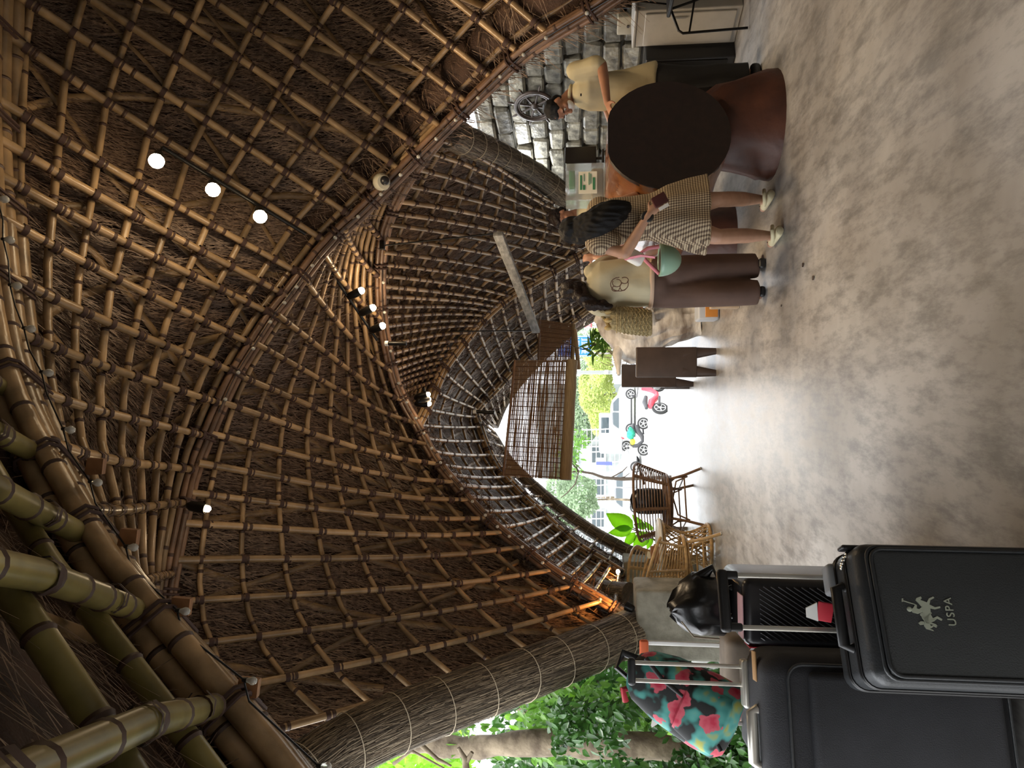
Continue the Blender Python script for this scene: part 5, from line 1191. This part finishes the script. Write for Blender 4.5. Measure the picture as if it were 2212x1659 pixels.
def car(label, loc, rz, flip=1, L_=3.9):
    t = thing('car', label, 'car', loc, rz)
    prof = [(-.5,.30),(-.5,.55),(-.47,.80),(-.40,.92),(-.33,1.02),(-.24,1.36),(-.10,1.47),(.08,1.47),(.19,1.38),(.30,1.05),(.43,.92),(.49,.72),(.5,.45),(.49,.28)]
    rings = []
    for yf,ins in ((-.80,.06),(-.83,.0),(.83,0),(.80,.06)):
        rings.append([Vector((flip*x*L_*(1-ins*.3), yf*(1-.12*max(0,(z-.9)/.6)), z*(1-ins*.3)+ins*.1)) for x,z in prof])
    mb = MB(); mb.loft(rings, True); mb.build('body', M['carwhite'], t, local=True)
    for y_ in (-.80,.80):
        for (x0,x1,x2,x3) in ((-.31,-.23,-.02,-.02),(.01,.01,.16,.26)):
            mb = MB(); s_ = 1 if y_ > 0 else -1
            mb.poly([Vector((flip*x0*L_,y_*1.03,1.02)),Vector((flip*x1*L_,y_*.985,1.34)),Vector((flip*x2*L_,y_*.98,1.38 if x2<.1 else 1.34)),Vector((flip*x3*L_,y_*1.03,1.02))],(0,.012*s_,0)); mb.build('window', M['glass_dark'], t, local=True, smooth=False)
        mb = MB(); mb.box((flip*.0,y_*1.04,.62),(.012,.012,.75)); mb.build('door_gap', M['tyre'], t, local=True)
        for hx in (-.06,.12):
            mb = MB(); mb.rbox((flip*hx*L_,y_*1.05,.86),(.18,.03,.03),.01); mb.build('door_handle', M['rim'], t, local=True)
        mb = MB(); mb.rbox((flip*.27*L_,y_*1.12,1.04),(.14,.2,.12),.04); mb.build('mirror', M['carwhite'], t, local=True)
        mb = MB(); mb.box((0,y_*1.03,.27),(L_*.55,.03,.09)); mb.build('sill', M['tyre'], t, local=True)
        for x_ in (-.31,.32): wheel(t, (flip*x_*L_, y_*.98, .31), .31)
    mb = MB(); mb.rbox((-flip*.5*L_,0,.75),(.04,1.3,.14),.015); mb.build('tail_light', M['tagred'], t, local=True)
    mb = MB(); mb.rbox((flip*.49*L_,0,.68),(.05,1.3,.12),.015); mb.build('head_light', M['rim'], t, local=True)
    return t
def gplace(ix, iy, d): p = W(ix,iy,d); return (p.x, d, gz(d))
car('white hatchback parked sideways across the street', gplace(1364,888,44), 0, 1, 3.3)
car('second white car parked further left behind the bare branch', gplace(1370,1045,40), -.12, 1, 3.6)
tr_ = thing('truck', 'white van cab and bed behind the hatchback', 'truck', gplace(1360,935,47.2))
mb = MB(); mb.rbox((0,0,1.35),(2.6,1.9,1.5),.12); mb.build('box_body', M['carwhite'], tr_, local=True)
mb = MB(); mb.rbox((.55,-.96,1.75),(1.0,.03,.5),.02); mb.build('window', M['glass_dark'], tr_, local=True)
for x_ in (-.8,.9): wheel(tr_, (x_,-.85,.36), .36)
M['mred'] = mat('scooter_red', (.62,.05,.08), .3); M['mwhite'] = mat('scooter_white', (.7,.7,.7), .35); M['mdark'] = mat('scooter_dark', (.05,.05,.055), .5); M['gcloth'] = mat('green_cloth', (.02,.26,.17), .8, noise_amt=.4, nscale=6); M['ycloth'] = mat('yellow_cloth', (.70,.60,.05), .8)
def scooter(label, loc, rz, body, extra=None, sc_=1.0):
    t = thing('scooter', label, 'scooter', loc, rz); t.scale = (sc_,)*3
    for x_ in (-.62,.62): wheel(t, (x_,0,.29), .29, w_=.09)
    mb = MB(); mb.tube([(-.55,0,.62),(-.25,0,.55),(.0,0,.36),(.22,0,.34),(.42,0,.55),(.48,0,.86)], [.09,.12,.10,.07,.09,.06], 10, flat=1.1); mb.build('fairing', body, t, local=True)
    mb = MB(); mb.tube([(-.62,0,.76),(-.3,0,.80),(.02,0,.74)], [.06,.10,.07], 10); mb.build('seat', M['mdark'], t, local=True)
    mb = MB(); mb.tube([(.62,-.03,.29),(.50,-.03,.80),(.42,0,1.0)], .022, 7); mb.build('fork', M['rim'], t, local=True)
    mb = MB(); mb.tube([(.36,-.32,1.03),(.42,-.12,1.0),(.42,.12,1.0),(.36,.32,1.03)], .018, 7); mb.build('handlebar', M['mdark'], t, local=True)
    for s_ in (-1,1):
        mb = MB(); mb.ball((.40,s_*.28,1.16),(.03,.065,.05),8); mb.tube([(.40,s_*.2,1.02),(.40,s_*.28,1.12)],.008,5); mb.build('mirror', M['mdark'], t, local=True)
    mb = MB(); mb.ball((.52,0,.86),(.07,.10,.09),10); mb.build('headlight', M['rim'], t, local=True)
    mb = MB(); mb.tube([(-.55,-.11,.32),(-.1,-.11,.28)], .045, 8); mb.build('exhaust', M['mdark'], t, local=True)
    if extra:
        mb = MB(); mb.ball((-.15,0,.88),(.30,.22,.20),12); mb.v = [tuple(Vector(p_)+noise.noise_vector(Vector(p_)*4)*.08) for p_ in mb.v]; mb.build('green_cover', M['gcloth'], t, local=True)
        mb = MB(); mb.ball((.25,0,.80),(.16,.14,.13),10); mb.build('yellow_cover', M['ycloth'], t, local=True)
    return t
scooter('dark scooter draped with green and yellow cloth on the bright driveway', gplace(1384,943,34), PI+.1, M['mdark'], True, 1.0)
scooter('red scooter behind the hanging orchid', gplace(1375,782,30), 1.2, M['mred'])
scooter('red scooter parked just beyond the covered chairs', gplace(1420,858,16), .9, M['mred'], sc_=.62)
scooter('pale scooter with a round mirror right of the street', gplace(1365,800,26), .7, M['mwhite'], sc_=.8)
# white cage fence
M['wire'] = mat('white_wire', (.8,.8,.8), .5)
fe = thing('wire_fence', 'tall white wire cage fence across the street', 'fence', (-10,46,gz(46)))
for k in range(13):
    iy = 925+24*k; a = W(1340,iy,46); b = W(1256,iy+4,46); mb = MB(); mb.tube([a, a.lerp(b,.5)+Vector((0,-.25,0)), b], .035, 5); mb.build('post', M['wire'], fe)
for k in range(9):
    ix = 1258+10*k; mb = MB(); mb.tube([W(ix,925,46), W(ix,1070,46)+Vector((0,-.1,0)), W(ix,1215,46)], .022, 4); mb.build('rail', M['wire'], fe)
# building and shop front behind the fence
M['bldg'] = mat('pale_facade', (.35,.38,.38), .8, noise_amt=.25, nscale=.8)
bd = thing('building', 'pale grey building with window openings behind the fence', 'building', (-14,58,gz(58)))
mb = MB(); mb.box((-13,60,1.6),(26,3,7)); mb.build('wall', M['bldg'], bd)
for k in range(9):
    for j in range(2):
        mb = MB(); mb.box((-24+2.6*k,58.4,.2+2.2*j),(1.5,.15,1.3)); fr = mb.build('window', M['wire'], bd)
        mb = MB(); mb.box((-24+2.6*k,58.28,.2+2.2*j),(1.25,.06,1.05)); mb.build('pane', M['glass_dark'], bd)
mb = MB(); mb.box((-13,58.2,3.6),(26.4,.5,.25)); mb.build('ledge', M['white'], bd)
# lamp post
lp = thing('lamp_post', 'slim grey lamp post standing in the street', 'lamp post', gplace(1360,806,28))
q = W(1370,804,28); mb = MB(); mb.tube([Vector((q.x,28,gz(28))), Vector((q.x-.02,28,3.6))], [.09,.06], 10); mb.build('pole', M['mdark'] if False else mat('grey_pole',(.22,.23,.22),.6), lp)
for z_ in (.2,.5):
    mb = MB(); mb.box((q.x,27.9,z_),(.16,.05,.14)); mb.build('notice', M['white'], lp)
# signs
M['sgblue'] = mat('sign_blue', (.02,.16,.62), .4); M['sgred'] = mat('sign_red', (.62,.10,.12), .4)
def sign(label, ix0, ix1, iy0, iy1, d, m, rows, legs=True):
    A_ = W(ix0,iy1,d); B_ = W(ix1,iy0,d); t = thing('street_sign', label, 'sign', ((A_.x+B_.x)/2, d, gz(d)))
    w_ = B_.x-A_.x; h_ = A_.z-B_.z; c_ = (A_+B_)/2
    mb = MB(); mb.rbox(c_, (w_,.06,h_), .02); mb.build('board', m, t)
    mb = MB(); x0,x1,z0,z1 = -w_*.46,w_*.46,-h_*.45,h_*.45; mb.tube([c_+Vector((x,-.035,z)) for x,z in ((x0,z0),(x1,z0),(x1,z1),(x0,z1))], .012, 4, closed=True); mb.build('border', M['white'], t)
    for (rx,rz_,n_,sw_) in rows:
        for k in range(n_):
            x_ = c_.x+rx*w_+sw_*w_*(k-(n_-1)/2); z_ = c_.z+rz_*h_; s_ = sw_*w_*.36; hh = h_*.10
            mb = MB()
            for (a0,b0,a1,b1) in random.sample([(-1,-1,-1,1),(1,-1,1,1),(-1,1,1,1),(-1,0,1,0),(-1,-1,1,-1),(0,-1,0,1)],4):
                mb.tube([(x_+a0*s_,c_.y-.04,z_+b0*hh),(x_+a1*s_,c_.y-.04,z_+b1*hh)], min(s_,hh)*.18, 4)
            mb.build('lettering', M['white'], t)
    if legs:
        for s_ in (-.35,.35):
            mb = MB(); mb.tube([(c_.x+s_*w_,d+.05,gz(d)),(c_.x+s_*w_,d+.05,c_.z)], .03, 7); mb.build('leg', M['rim'], t)
sign('blue roadside sign with white characters, partly behind the small blind', 1205, 1277, 725, 770, 24, M['sgblue'], [(-.0,.25,4,.2),(0,-.05,4,.2),(0,-.32,5,.16)])
sign('small red sign with white characters at the right of the entrance', 1238, 1279, 694, 709, 22, M['sgred'], [(-.25,.3,1,.3),(0,.0,3,.26),(0,-.3,3,.26)])
sign('blank white board beside the red sign', 1281, 1300, 691, 703, 22, M['white'], [])
sign('red and white notice with a blue stripe hung on the cage fence', 1287, 1307, 989, 1013, 45.5, mat('notice',(.75,.72,.72),.5), [], False)
q = W(1305,1001,45.3); mb = MB(); mb.box(q,(.22,.04,1.0)); o = mb.build('blue_stripe_panel', mat('strip_blue',(.08,.10,.5),.5)); tag(o,'narrow blue stripe panel in front of the notice on the fence','panel')
# trees across the street
def crown(name, label, c_, r, n_, m, lw=.16, trunk=True, cat='tree', group=None, gzv=None, dens=1.0):
    t = thing(name, label, cat, (c_[0],c_[1],gz(c_[1]) if gzv is None else gzv), group=group)
    c = Vector(c_); mb = MB()
    for k in range(n_):
        while True:
            v = Vector((random.uniform(-1,1),random.uniform(-1,1),random.uniform(-1,1)))
            if v.length < 1: break
        v = v.normalized()*(v.length**.45); p = c+Vector((v.x*r[0],v.y*r[1],v.z*r[2])); p += noise.noise_vector(p*1.2/max(r))*max(r)*.35
        d = Vector((random.gauss(0,1),random.gauss(0,1),random.gauss(-.3,.8))).normalized(); s_ = lw*random.uniform(.6,1.3); e = d.orthogonal().normalized()*s_*.3
        mb.add([p-d*s_*.5, p+e, p+d*s_*.5, p-e],[(0,1,2,3)])
    mb.build('foliage', m, t, smooth=False, kind='stuff')
    if trunk:
        g_ = gz(c_[1]) if gzv is None else gzv; mb = MB(); mb.tube([(c.x,c.y,g_),(c.x+.05*r[0],c.y,(g_+c.z)/2),(c.x,c.y,c.z)], [.14*min(r)*.6,.1*min(r)*.6,.05*min(r)*.6], 8); mb.build('trunk', M['bark'], t)
    return t
M['tree_y'] = mat('yellow_green_foliage', (.40,.46,.16), .7, noise_amt=.35, nscale=1.2, translucent=.4)  # foliage colours paled to imitate haze and flare over the street
M['tree_g'] = mat('grey_green_foliage', (.22,.30,.18), .7, noise_amt=.4, nscale=1.2, translucent=.3)
def tw(ix,iy,d): v = W(ix,iy,d); return (v.x,v.y,v.z)
crown('tree','bright yellow-green tree filling the middle of the entrance view', tw(1292,855,52), (2.6,1.6,1.3), 7000, M['tree_y'], .22)
crown('tree','yellow-green bushy tree right of the lamp post', tw(1290,765,47), (1.9,1.3,1.1), 4000, M['tree_y'], .2)
crown('tree','pale tree behind the blue sign', tw(1270,720,54), (2.6,1.6,1.6), 3500, M['tree_g'], .22)
crown('tree','grey-green tree between the lamp post and the fence', tw(1255,895,56), (3.2,1.6,1.0), 4500, M['tree_g'], .25)
crown('tree','light leafy tree left of the bare branch', tw(1250,1080,30), (1.1,1.0,.75), 2600, M['tree_g'], .16)
crown('tree','pale distant tree above the fence at the left', tw(1215,1075,50), (2.2,1.2,1.2), 2200, M['tree_g'], .26)
# bare branch tree in front of the street
bt = thing('bare_tree', 'thin bare branching tree on the driveway left of the blind', 'tree', gplace(1372,1030,14))
b0 = Vector(gplace(1372,1030,14)); 
for pts,r0 in [([b0,W(1345,1035,14),W(1305,1032,14),W(1280,1023,14),W(1250,1018,14)],.040),([W(1250,1018,14),W(1232,995,14),W(1224,975,14)],.018),([W(1250,1018,14),W(1228,1020,14),W(1205,1022,14)],.018),([W(1250,1018,14),W(1243,1045,14),W(1225,1065,14),W(1212,1075,14)],.016),([W(1320,1032,14),W(1345,1018,14),W(1355,1008,14)],.014),([W(1265,1022,14),W(1240,1000,14),W(1228,990,14)],.012),([W(1330,1034,14),W(1350,1030,14),W(1360,1022,14)],.012)]:
    pts = [Vector(q_) for q_ in pts]; mb = MB(); mb.tube(pts, [r0*(1-.5*i/(len(pts)-1)) for i in range(len(pts))], 7); mb.build('branch', M['twig'], bt)
mb = MB()
for k in range(260):
    c_ = random.choice([W(1222,985,14),W(1232,1000,14),W(1228,970,14),W(1240,950,14)])+Vector((random.gauss(0,.14),random.gauss(0,.1),random.gauss(0,.12))); d = Vector((random.gauss(0,1),random.gauss(0,.5),random.gauss(-.3,.7))).normalized(); leafmesh(mb, c_, c_+d*.10, .022, n=3)
mb.build('leaves', M['leaf_mid'], bt, kind='stuff')
# low kerb / hedge base along the street
mb = MB(); mb.box((-6,33,gz(33)-.02),(60,.35,.22)); o = mb.build('kerb', M['paving']); tag(o,'long low concrete kerb at the end of the driveway','kerb')
# ================================================================ GARDEN on the left
def tree_stem(label, pts, rr):
    P = [W(*p_) for p_ in pts]; Q = curve(P,16); t = thing('garden_tree', label, 'tree', tuple(Vector((Q[-1].x,Q[-1].y,-.05))))
    Q.append(Vector((Q[-1].x,Q[-1].y,-.1))); n_ = len(Q); mb = MB(); R = [rr[0]+(rr[1]-rr[0])*i/(n_-1)+.03*noise.noise(Vector((i*.7,rr[0]*50,0))) for i in range(n_)]
    mb.tube(Q, R, 14); mb.v = [tuple(Vector(v)+noise.noise_vector(Vector(v)*5)*.035) for v in mb.v]; mb.build('trunk', M['bark'], t); return t
tree_stem('mossy brown tree trunk rising in the garden close to the left edge', [(860,1600,6.4),(1000,1612,6.3),(1150,1605,6.2),(1300,1608,6.2),(1500,1620,6.2)], (.085,.12))
tree_stem('leaning pale trunk deeper in the garden', [(1020,1470,8.2),(1130,1520,8.0),(1230,1575,7.9),(1400,1600,7.9)], (.08,.10))
tb_ = thing('broken_branch', 'broken forked branch sticking up in the garden', 'branch', tuple(W(1030,1655,5.4)))
for pts,r0 in [([W(1010,1700,5.4),W(1005,1640,5.4),W(990,1615,5.4)],.035),([W(1005,1650,5.4),W(1020,1625,5.4)],.022),([W(850,1650,5.6),W(890,1622,5.6),W(960,1660,5.6)],.016),([W(905,1605,5.6),W(945,1640,5.6),W(975,1655,5.6)],.022)]:
    mb = MB(); mb.tube(pts, [r0*(1-.3*i) for i in range(len(pts))], 8); mb.build('branch', M['bark'], tb_)
def leafcloud(t, n_, box, m, L_=(.08,.15), name='leaves', kind='stuff'):
    mb = MB()
    for k in range(n_):
        ix = random.uniform(*box[0]); iy = random.uniform(*box[1]); d_ = random.uniform(*box[2]); p_ = W(ix,iy,d_)
        if noise.noise(p_*1.6) < box[3]: continue
        d = Vector((random.gauss(0,.7),random.gauss(0,.6),random.gauss(-.7,.6))).normalized(); l_ = random.uniform(*L_)
        leafmesh(mb, p_, p_+d*l_, l_*.22, (random.gauss(0,.6),-1,random.gauss(.5,.5)), n=3)
    return mb.build(name, m, t, kind=kind)
sh1 = thing('garden_shrub', 'glossy dark leafy shrub outside below the eave roll', 'shrub', tuple(Vector((-4.6,7,0))))
leafcloud(sh1, 14000, ((1060,1620),(1440,1760),(7.0,9.5),-.12), M['leaf_dark'])
mb = MB()
for k in range(16):
    a_ = W(random.uniform(1200,1500),random.uniform(1480,1700),7.6); mb.tube([Vector((a_.x,a_.y,-.05)), Vector((a_.x+.1,a_.y,a_.z*.5)), a_, a_+Vector((random.gauss(0,.2),0,.3))], [.02,.016,.012,.006], 5)
mb.build('stems', M['twig'], sh1, kind='stuff')
sh2 = thing('garden_shrub', 'bright green climbing leaves around the trunks', 'shrub', tuple(Vector((-4.0,6.5,0))))
leafcloud(sh2, 2600, ((940,1400),(1470,1640),(6.2,7.4),.06), M['leaf_mid'], (.07,.12))
leafcloud(sh2, 5200, ((1190,1640),(1520,1760),(5.6,6.1),-.08), M['leaf_dark'], (.06,.12), 'near_leaves')
sh3 = thing('garden_tree_canopy', 'sunlit light green canopy high in the garden at the frame edge', 'tree', tuple(Vector((-7,10,0))))
leafcloud(sh3, 5000, ((780,1010),(1590,1760),(9.5,11.5),-.1), M['leaf'], (.10,.18))
mb = MB(); a_ = W(1000,1700,10.5); mb.tube([Vector((a_.x,a_.y,-.05)), a_+Vector((.2,0,0)), a_+Vector((0,0,1.4))], [.12,.1,.05], 8); mb.build('trunk', M['bark'], sh3)
sh4 = thing('garden_hedge', 'deep green background hedge in the garden', 'hedge', tuple(Vector((-7,12,0))))
leafcloud(sh4, 11000, ((1120,1640),(1380,1900),(10.5,13.5),-.16), M['leaf_dark'], (.12,.24))
for k in range(46):
    ix = random.uniform(1080,1560); iy = random.uniform(1470,1655); p_ = W(ix,iy,6.7+random.uniform(-.3,.3)); d = Vector((random.gauss(0,.5),-.2,random.gauss(-.8,.3))).normalized(); l_ = random.uniform(.12,.19)
    mb = MB(); leafmesh(mb, p_, p_+d*l_, l_*.25, (random.gauss(0,.3),-1,.5)); mb.build('leaf', random.choice([M['leaf_dark'],M['leaf_mid'],M['leaf']]), sh1, sol=.002)
# ================================================================ LAMPS
def plight(p, e, col=(1,.74,.46), r=.04, name='lamp_light', spot=None, aim=None):
    l = bpy.data.lights.new(name, 'SPOT' if spot else 'POINT'); l.energy = e; l.color = col; l.shadow_soft_size = r
    if spot: l.spot_size = spot; l.spot_blend = .6
    o = bpy.data.objects.new(name, l); C.objects.link(o); o.location = p
    if aim is not None: o.rotation_euler = (Vector(aim)-Vector(p)).to_track_quat('-Z','Y').to_euler()
    return o
def track(label, r0, r1, bulbs, e, rb=.035):
    t = thing('track_light', label, 'track light', tuple((W(*r0)+W(*r1))/2))
    mb = MB(); mb.tube([W(*r0),W(*r1)], .016, 6); mb.build('rail', M['metal_black'], t)
    for b_ in bulbs:
        p = W(*b_); pr = p+Vector((0,0,.12)); d = (W(*r1)-W(*r0)); f = max(0,min(1,(p-W(*r0)).dot(d)/d.length_squared)); q = W(*r0)+d*f
        dr = (p-q).normalized() if (p-q).length > .02 else Vector((0,0,-1))
        mb = MB(); mb.lathe(p-dr*.16, [(.02,0),(.038,.03),(.042,.10),(.040,.15)], 12, axis=dr); mb.tube([q,p-dr*.14],.009,6); sp = mb.build('lamp_head', M['metal_black'], t)
        mb = MB(); mb.ball(p, rb, 12); bu = mb.build('bulb', M['lamp'], t)
        plight(p+dr*(rb+.03), e*.22)
        plight(p+dr*(rb+.04), e*3.2, spot=2.0, aim=p+Vector((.25,.1,-3)), r=.05)
track('upper track of three glowing warm lamps under the near vault', (350,318,4.95),(660,505,5.75), [(338,348,4.7),(460,410,5.0),(562,468,5.3)], 17, .052)
track('middle track of three glowing lamps by the arch junction', (700,565,6.7),(815,735,7.2), [(780,628,6.9),(805,665,7.0),(826,704,7.1)], 11, .036)
track('small cluster of three lamps at the far arch crossing', (915,838,7.6),(925,875,7.6), [(925,852,7.6),(926,862,7.62),(927,872,7.6)], 6, .026)
track('single glowing lamp under the left end of the second arch', (415,1085,5.0),(425,1095,5.0), [(448,1099,5.0)], 6, .026)
# assumed lamps further right, just out of view, added to warm floor and desk
assumed_track = thing('track_light', 'assumed warm spotlight track, unseen, over the right side of the floor', 'track light', (3.2,4.3,4.0))
mb = MB(); mb.tube([(2.9,3.5,4.05),(3.5,4.8,4.05)], .016, 6); mb.build('rail', M['metal_black'], assumed_track)
for q_ in ((3.0,3.7,3.9),(3.4,4.6,3.9)):
    mb = MB(); mb.lathe(Vector(q_)+Vector((0,0,.15)), [(.02,0),(.038,.03),(.042,.10),(.040,.15)], 12, axis=(0,0,-1)); mb.build('lamp_head', M['metal_black'], assumed_track)
    mb = MB(); mb.ball(q_, .04, 12); mb.build('bulb', M['lamp'], assumed_track); plight(Vector(q_)+Vector((0,0,-.06)), 60, spot=1.45, aim=(q_[0]-.7,q_[1]+.1,0), r=.05)
wk = thing('added_wall_fill', 'unseen added white lamp between the reed roll and the stone wall', 'lamp', (2.66,9.0,2.3))  # invented lamp, hidden by the roll, added to whiten the stones like skylight
mb = MB(); mb.lathe(Vector((2.66,9.0,2.34)), [(.03,0),(.05,.03),(.05,.08)], 12, axis=(.1,0,-1)); mb.build('housing', M['metal_black'], wk)
plight(Vector((2.68,9.0,2.22)), 34, (.92,.96,1.0), .03, spot=2.7, aim=(2.95,8.7,1.6))
# assumed warm uplights at the arch feet, hidden behind the plinths
def uplight(label, p, e, aim):
    t = thing('uplight', label, 'lamp', tuple(p)); mb = MB(); d = (Vector(aim)-Vector(p)).normalized()
    mb.lathe(p, [(.03,0),(.04,.02),(.045,.08)], 12, axis=d); mb.build('housing', M['metal_black'], t)
    mb = MB(); mb.lathe(Vector(p)+d*.07, [(.036,0),(.03,.012)], 12, axis=d); mb.build('lens', M['lamp'], t)
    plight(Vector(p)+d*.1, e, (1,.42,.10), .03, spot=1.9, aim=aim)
uplight('assumed small warm uplight on the concrete plinth at the middle arch foot', Vector((-2.15,6.85,.96)), 20, W(1230,1245,7.2))
uplight('assumed small warm uplight on the stone plinth at the street arch foot', Vector((-2.36,9.0,.95)), 16, W(1280,1230,8.6))
# ceiling bulbs of the unlit festoon string along the near arch
fs = thing('festoon_string', 'string of unlit clear festoon bulbs along the near bamboo arch', 'light string', tuple(W(150,928,3.6)))
bl_ = [(8,430,4.1),(20,518,4.0),(35,617,3.95),(65,710,3.85),(103,805,3.75),(150,928,3.6),(208,1042,3.45),(285,1182,3.3),(396,1320,3.1),(540,1470,2.95),(700,1655,2.8)]
wp_ = []
for b_ in bl_: wp_.append(W(b_[0]-14,b_[1]-2,b_[2])); wp_.append(W(b_[0]-2,b_[1]+45,b_[2]-.03))
mb = MB(); mb.tube(wp_, .005, 5); mb.build('cable', M['black'], fs)
for k,b_ in enumerate(bl_):
    p = W(*b_); q = W(b_[0]-16,b_[1]-2,b_[2]); d = (p-q).normalized(); r_ = 9.5/F*b_[2]
    mb = MB(); mb.lathe(q, [(.010,0),(.012,.02)], 8, axis=d); mb.build('socket', M['black'], fs)
    mb = MB(); mb.lathe(q+d*.018, [(.009,0),(r_*.6,r_*.5),(r_,r_*1.3),(r_*.95,r_*1.9),(r_*.6,r_*2.4),(.003,r_*2.6)], 12, axis=d); mb.build('bulb', M['bulb_off'], fs)
# wooden wedge brackets beside some bulbs
for (ix,iy,d) in ((200,1008,3.5),(272,1162,3.35),(384,1312,3.15),(530,1488,3.0)):
    c_ = W(ix,iy,d); mb = MB(); mb.poly([c_+Vector((-.04,0,-.05)),c_+Vector((.04,0,-.06)),c_+Vector((.045,0,.03)),c_+Vector((-.045,0,.05))],(0,.03,0)); o = mb.build('wood_cleat', M['boxwood']); tag(o, {200:'highest small brown wooden cleat on the near arch',272:'second wooden cleat down the near arch',384:'third wooden cleat down the near arch',530:'lowest wooden cleat on the near arch'}[ix], 'cleat')
# tiny bulbs along the further arches
def tinies(label, rail, off, n_, t0, t1):
    t = thing('festoon_string', label, 'light string', tuple(W(*rail[len(rail)//2]))); P = [W(*p) for p in rail]; pts = [crom(P, t0+(t1-t0)*i/(2*n_)) +Vector(off) for i in range(2*n_+1)]
    mb = MB(); mb.tube(pts, .004, 4); mb.build('cable', M['black'], t)
    for i in range(n_):
        p = pts[2*i+1]; mb = MB(); mb.ball(p+Vector((0,-.02,-.02)), .018, 8); mb.build('bulb', M['bulb_off'], t)
tinies('string of small clear bulbs along the tall second arch', PBx, (0,-.08,-.05), 20, .28, .99)
tinies('string of small clear bulbs along the middle arch', PC, (0,-.08,-.04), 20, .2, .95)
tinies('string of small clear bulbs along the street arch', PE, (0,-.08,-.04), 12, .05, .95)
# security camera
p = W(826,390,6.2); cv = thing('security_camera', 'white dome security camera on the tall second arch', 'camera', tuple(p))
mb = MB(); mb.lathe(p+Vector((0,.05,.04)), [(.06,0),(.075,.02),(.078,.06),(.06,.10)], 18, axis=(-.2,-.75,-.6)); mb.build('housing', mat('camera_cream',(.62,.58,.45),.4), cv)
mb = MB(); mb.ball(p+Vector((-.01,-.03,-.03)), .042, 14); mb.build('dome', M['black'], cv)
# short black tube fixtures
for lab,a_,b_ in (('short black tube fixture pointing down by the middle lamp track',(838,742,7.2),(878,742,7.2)),('black tube fixture with a white end near the street arch apex',(1028,889,9.4),(1068,892,9.4))):
    t = thing('tube_fixture', lab, 'lamp', tuple(W(*b_))); mb = MB(); mb.tube([W(*a_),W(*b_)], .022, 10); mb.build('tube', M['metal_black'], t)
    mb = MB(); mb.tube([W(a_[0]-6,a_[1],a_[2]),W(a_[0]+1,a_[1],a_[2])], .028, 10); mb.build('end_cap', M['white'], t)
